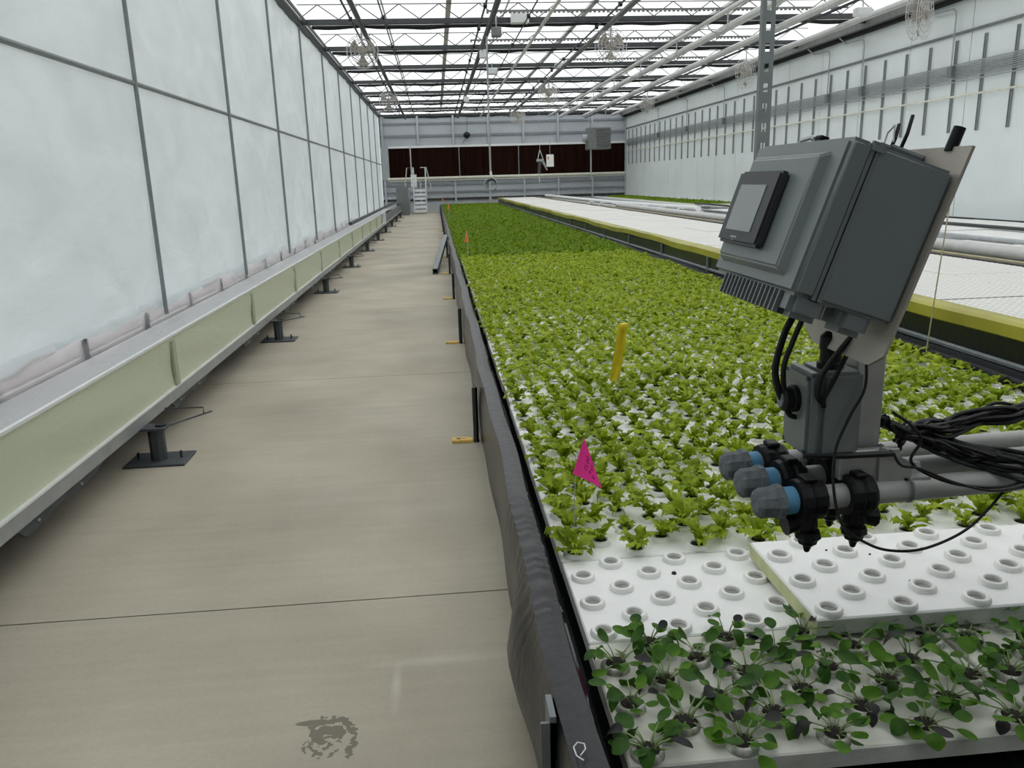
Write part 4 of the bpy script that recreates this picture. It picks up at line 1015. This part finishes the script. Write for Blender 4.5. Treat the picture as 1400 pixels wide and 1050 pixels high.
eb((-0.0352, -0.146, -0.2205), (-0.034, -0.156, -0.2225), 'maker_print', 'print_grey', bz)
sh = Vector((-0.1, 0.212, BH))
for y in (-0.016, -BW+0.016):
    for z in (-0.016, -BH+0.016):
        q = Vector((0.006, y, z))+sh; MB().tube([q, q+Vector((0.006, 0, 0))], 0.0055, 10).build('screw', 'black_plastic', lid, local=True)
eb((0.040, -BW+0.016, 0.003), (0.075, -BW-0.003, -0.020), 'corner_lug', 'enclosure', bevel=0.006)
P = [Vector(p_)+sh for p_ in ((0.045, -0.110, 0.002), (0.045, -0.125, 0.018), (0.045, -0.165, 0.022), (0.045, -0.205, 0.016), (0.045, -0.215, 0.0))]
MB().tube(P, 0.005, 6).build('latch_wire', 'galvanised', en, True, local=True)
eb((0.035, -0.190, 0.022), (0.060, -0.225, 0.012), 'latch', 'black_plastic', bevel=0.004)
# finned block under the front edge
fb = eb((0.016, -0.075, -BH+0.01), (0.070, -0.370, -BH-0.040), 'finned_vent', 'dark_steel')
for k in range(15): eb((0.006, -0.078-0.0205*k, -BH+0.004), (0.018, -0.083-0.0205*k, -BH-0.040), 'fin', 'enclosure', fb)
eb((0.012, -0.368, -BH+0.012), (0.085, -0.418, -BH-0.040), 'corner_boss', 'enclosure', bevel=0.012)
eb((0.115, -0.340, -BH+0.012), (0.180, -0.418, -BH-0.040), 'conduit_hub', 'enclosure', bevel=0.012)
# mounting plate behind
pl = MB()
poly = [(-0.02, 0.048), (-0.436, 0.048), (-0.436, -0.350), (-0.40, -0.375), (-0.17, -0.375), (-0.02, -0.310)]
sh2 = [(a+0.212, b_+BH) for a, b_ in poly]
pl.prism(sh2, 'X', BD-0.1, BD-0.1+0.006).build('mounting_plate', 'plate_aluminium', en, local=True)
for (y, z) in ((-0.255, 0.028), (-0.300, 0.022)):
    q = Vector((BD, y, z))+sh
    MB().tube([q, q+Vector((-0.055, 0.03, 0.010))], [0.012, 0.009], 8).build('cable_gland', 'foot_steel', en, True, local=True)
q = Vector((BD+0.003, -0.372, 0.040))+sh; MB().tube([q, q+Vector((0.0, 0, 0.045))], 0.011, 10).build('antenna_cap', 'black_plastic', en, True, local=True)
for (y, h) in ((-0.225, 0.06), (-0.262, 0.075)):
    q = Vector((BD-0.03, y, 0.03))+sh
    MB().tube([q, q+Vector((-0.005, -0.012, h*0.5)), q+Vector((0.0, 0.004, h))], 0.004, 6).build('cable_tail', 'black_plastic', en, True, local=True)
q = Vector((BD-0.04, -0.215, 0.03))+sh
MB().tube([q, q+Vector((0.0, 0.006, 0.04)), q+Vector((0, -0.01, 0.055)), q+Vector((0, -0.03, 0.02))], 0.0018, 5).build('cable_tail', 'print_grey', en, True, local=True)
# gland under the plate joining the junction box
gt = thing('cable_coupling', 'black ribbed cable coupling between enclosure and junction box', 'coupling', (0.825, 1.60, 1.112))
MB().lathe([(0, 0.0), (0.028, 0.0), (0.028, 0.014), (0.023, 0.016), (0.022, 0.040), (0.025, 0.042), (0.024, 0.070), (0.014, 0.080), (0, 0.082)], (0.825, 1.60, 1.110), n=12).build('nut', 'black_plastic', gt, True)

# cables ----------------------------------------------------------------------------
def smooth(P, n=8):
    P = [Vector(p_) for p_ in P]; Q = [P[0]*2-P[1]] + P + [P[-1]*2-P[-2]]; out = []
    for i in range(1, len(Q)-2):
        for k in range(n):
            t_ = k/n; a, b_, c, d = Q[i-1:i+3]
            out.append(0.5*((2*b_) + (c-a)*t_ + (2*a-5*b_+4*c-d)*t_*t_ + (3*b_-a-3*c+d)*t_**3))
    return out + [P[-1]]
def cable(P, r, label, group=None, mat='rubber'):
    o = MB().tube(smooth(P), r, 7).build('cable', mat, None, True); return tag(o, label, 'cable', group)
cable([(0.752, 1.62, 1.235), (0.730, 1.62, 1.19), (0.708, 1.61, 1.12), (0.712, 1.605, 1.075), (0.722, 1.605, 1.05), (0.728, 1.605, 1.045)], 0.0075, 'thick black cable looping from under the enclosure to the junction box knob')
cable([(0.762, 1.60, 1.232), (0.738, 1.60, 1.17), (0.722, 1.60, 1.11), (0.735, 1.60, 1.02), (0.765, 1.60, 1.00)], 0.006, 'thinner black cable beside the thick loop under the enclosure')
cable([(0.838, 1.50, 1.225), (0.805, 1.52, 1.17), (0.778, 1.54, 1.11), (0.772, 1.54, 1.07), (0.785, 1.545, 1.05)], 0.006, 'black cable dropping from the conduit hub to the junction box', 'twin cables from the conduit hub')
cable([(0.846, 1.50, 1.225), (0.820, 1.52, 1.16), (0.802, 1.535, 1.10), (0.786, 1.54, 1.06), (0.790, 1.545, 1.04)], 0.005, 'black cable dropping from the conduit hub to the junction box', 'twin cables from the conduit hub')
cable([(0.866, 1.53, 1.150), (0.868, 1.53, 1.08), (0.84, 1.53, 1.02), (0.812, 1.525, 0.95), (0.800, 1.50, 0.88), (0.815, 1.48, 0.80), (0.87, 1.48, 0.755), (0.94, 1.50, 0.722), (1.03, 1.52, 0.710), (1.13, 1.54, 0.733), (1.20, 1.56, 0.775), (1.26, 1.58, 0.825), (1.36, 1.62, 0.88)], 0.0032, 'thin black cable sagging below the boom pipes in a long loop')
bundle = 'black cables in the bundle lying on the boom pipes'
rr = random.Random(3)
for k in range(40):
    j = lambda s_: rr.uniform(-s_, s_)
    if k % 2:
        P = [(0.955+j(0.01), 1.60+j(0.02), 0.985+j(0.01)), (1.00, 1.60+j(0.02), 0.958+j(0.012)), (1.06, 1.61+j(0.03), 0.935+j(0.022)), (1.14+j(0.02), 1.60+j(0.04), 0.905+j(0.025)), (1.24, 1.57+j(0.05), 0.878+j(0.025)), (1.36, 1.58+j(0.05), 0.875+j(0.025)), (1.7, 1.64+j(0.05), 0.90+j(0.02))]
    else:
        P = [(1.00+j(0.012), 1.60+j(0.02), 0.935+j(0.02)), (1.03, 1.61+j(0.02), 0.960+j(0.012)), (1.10, 1.63+j(0.03), 0.950+j(0.014)), (1.18+j(0.02), 1.65+j(0.03), 0.955+j(0.018)), (1.28, 1.66+j(0.03), 0.968+j(0.020)), (1.40, 1.67+j(0.03), 0.960+j(0.02)), (1.7, 1.70+j(0.04), 0.93+j(0.02))]
    cable(P, rr.uniform(0.0036, 0.0054), 'black cable in the tangled bundle lying on the boom pipes', bundle)
cable([(0.945, 1.55, 1.02), (0.985, 1.54, 0.99), (1.01, 1.54, 0.955), (0.985, 1.53, 0.915), (1.02, 1.52, 0.885), (1.10, 1.52, 0.855), (1.20, 1.52, 0.845), (1.30, 1.54, 0.86), (1.5, 1.58, 0.89)], 0.0035, 'black cable curling from the post under the tangled bundle')
cable([(0.95, 1.54, 0.93), (0.965, 1.53, 0.905), (1.00, 1.515, 0.90), (1.08, 1.51, 0.865), (1.18, 1.51, 0.84), (1.30, 1.53, 0.85), (1.5, 1.58, 0.88)], 0.003, 'thin black cable drooping along the front boom pipe')
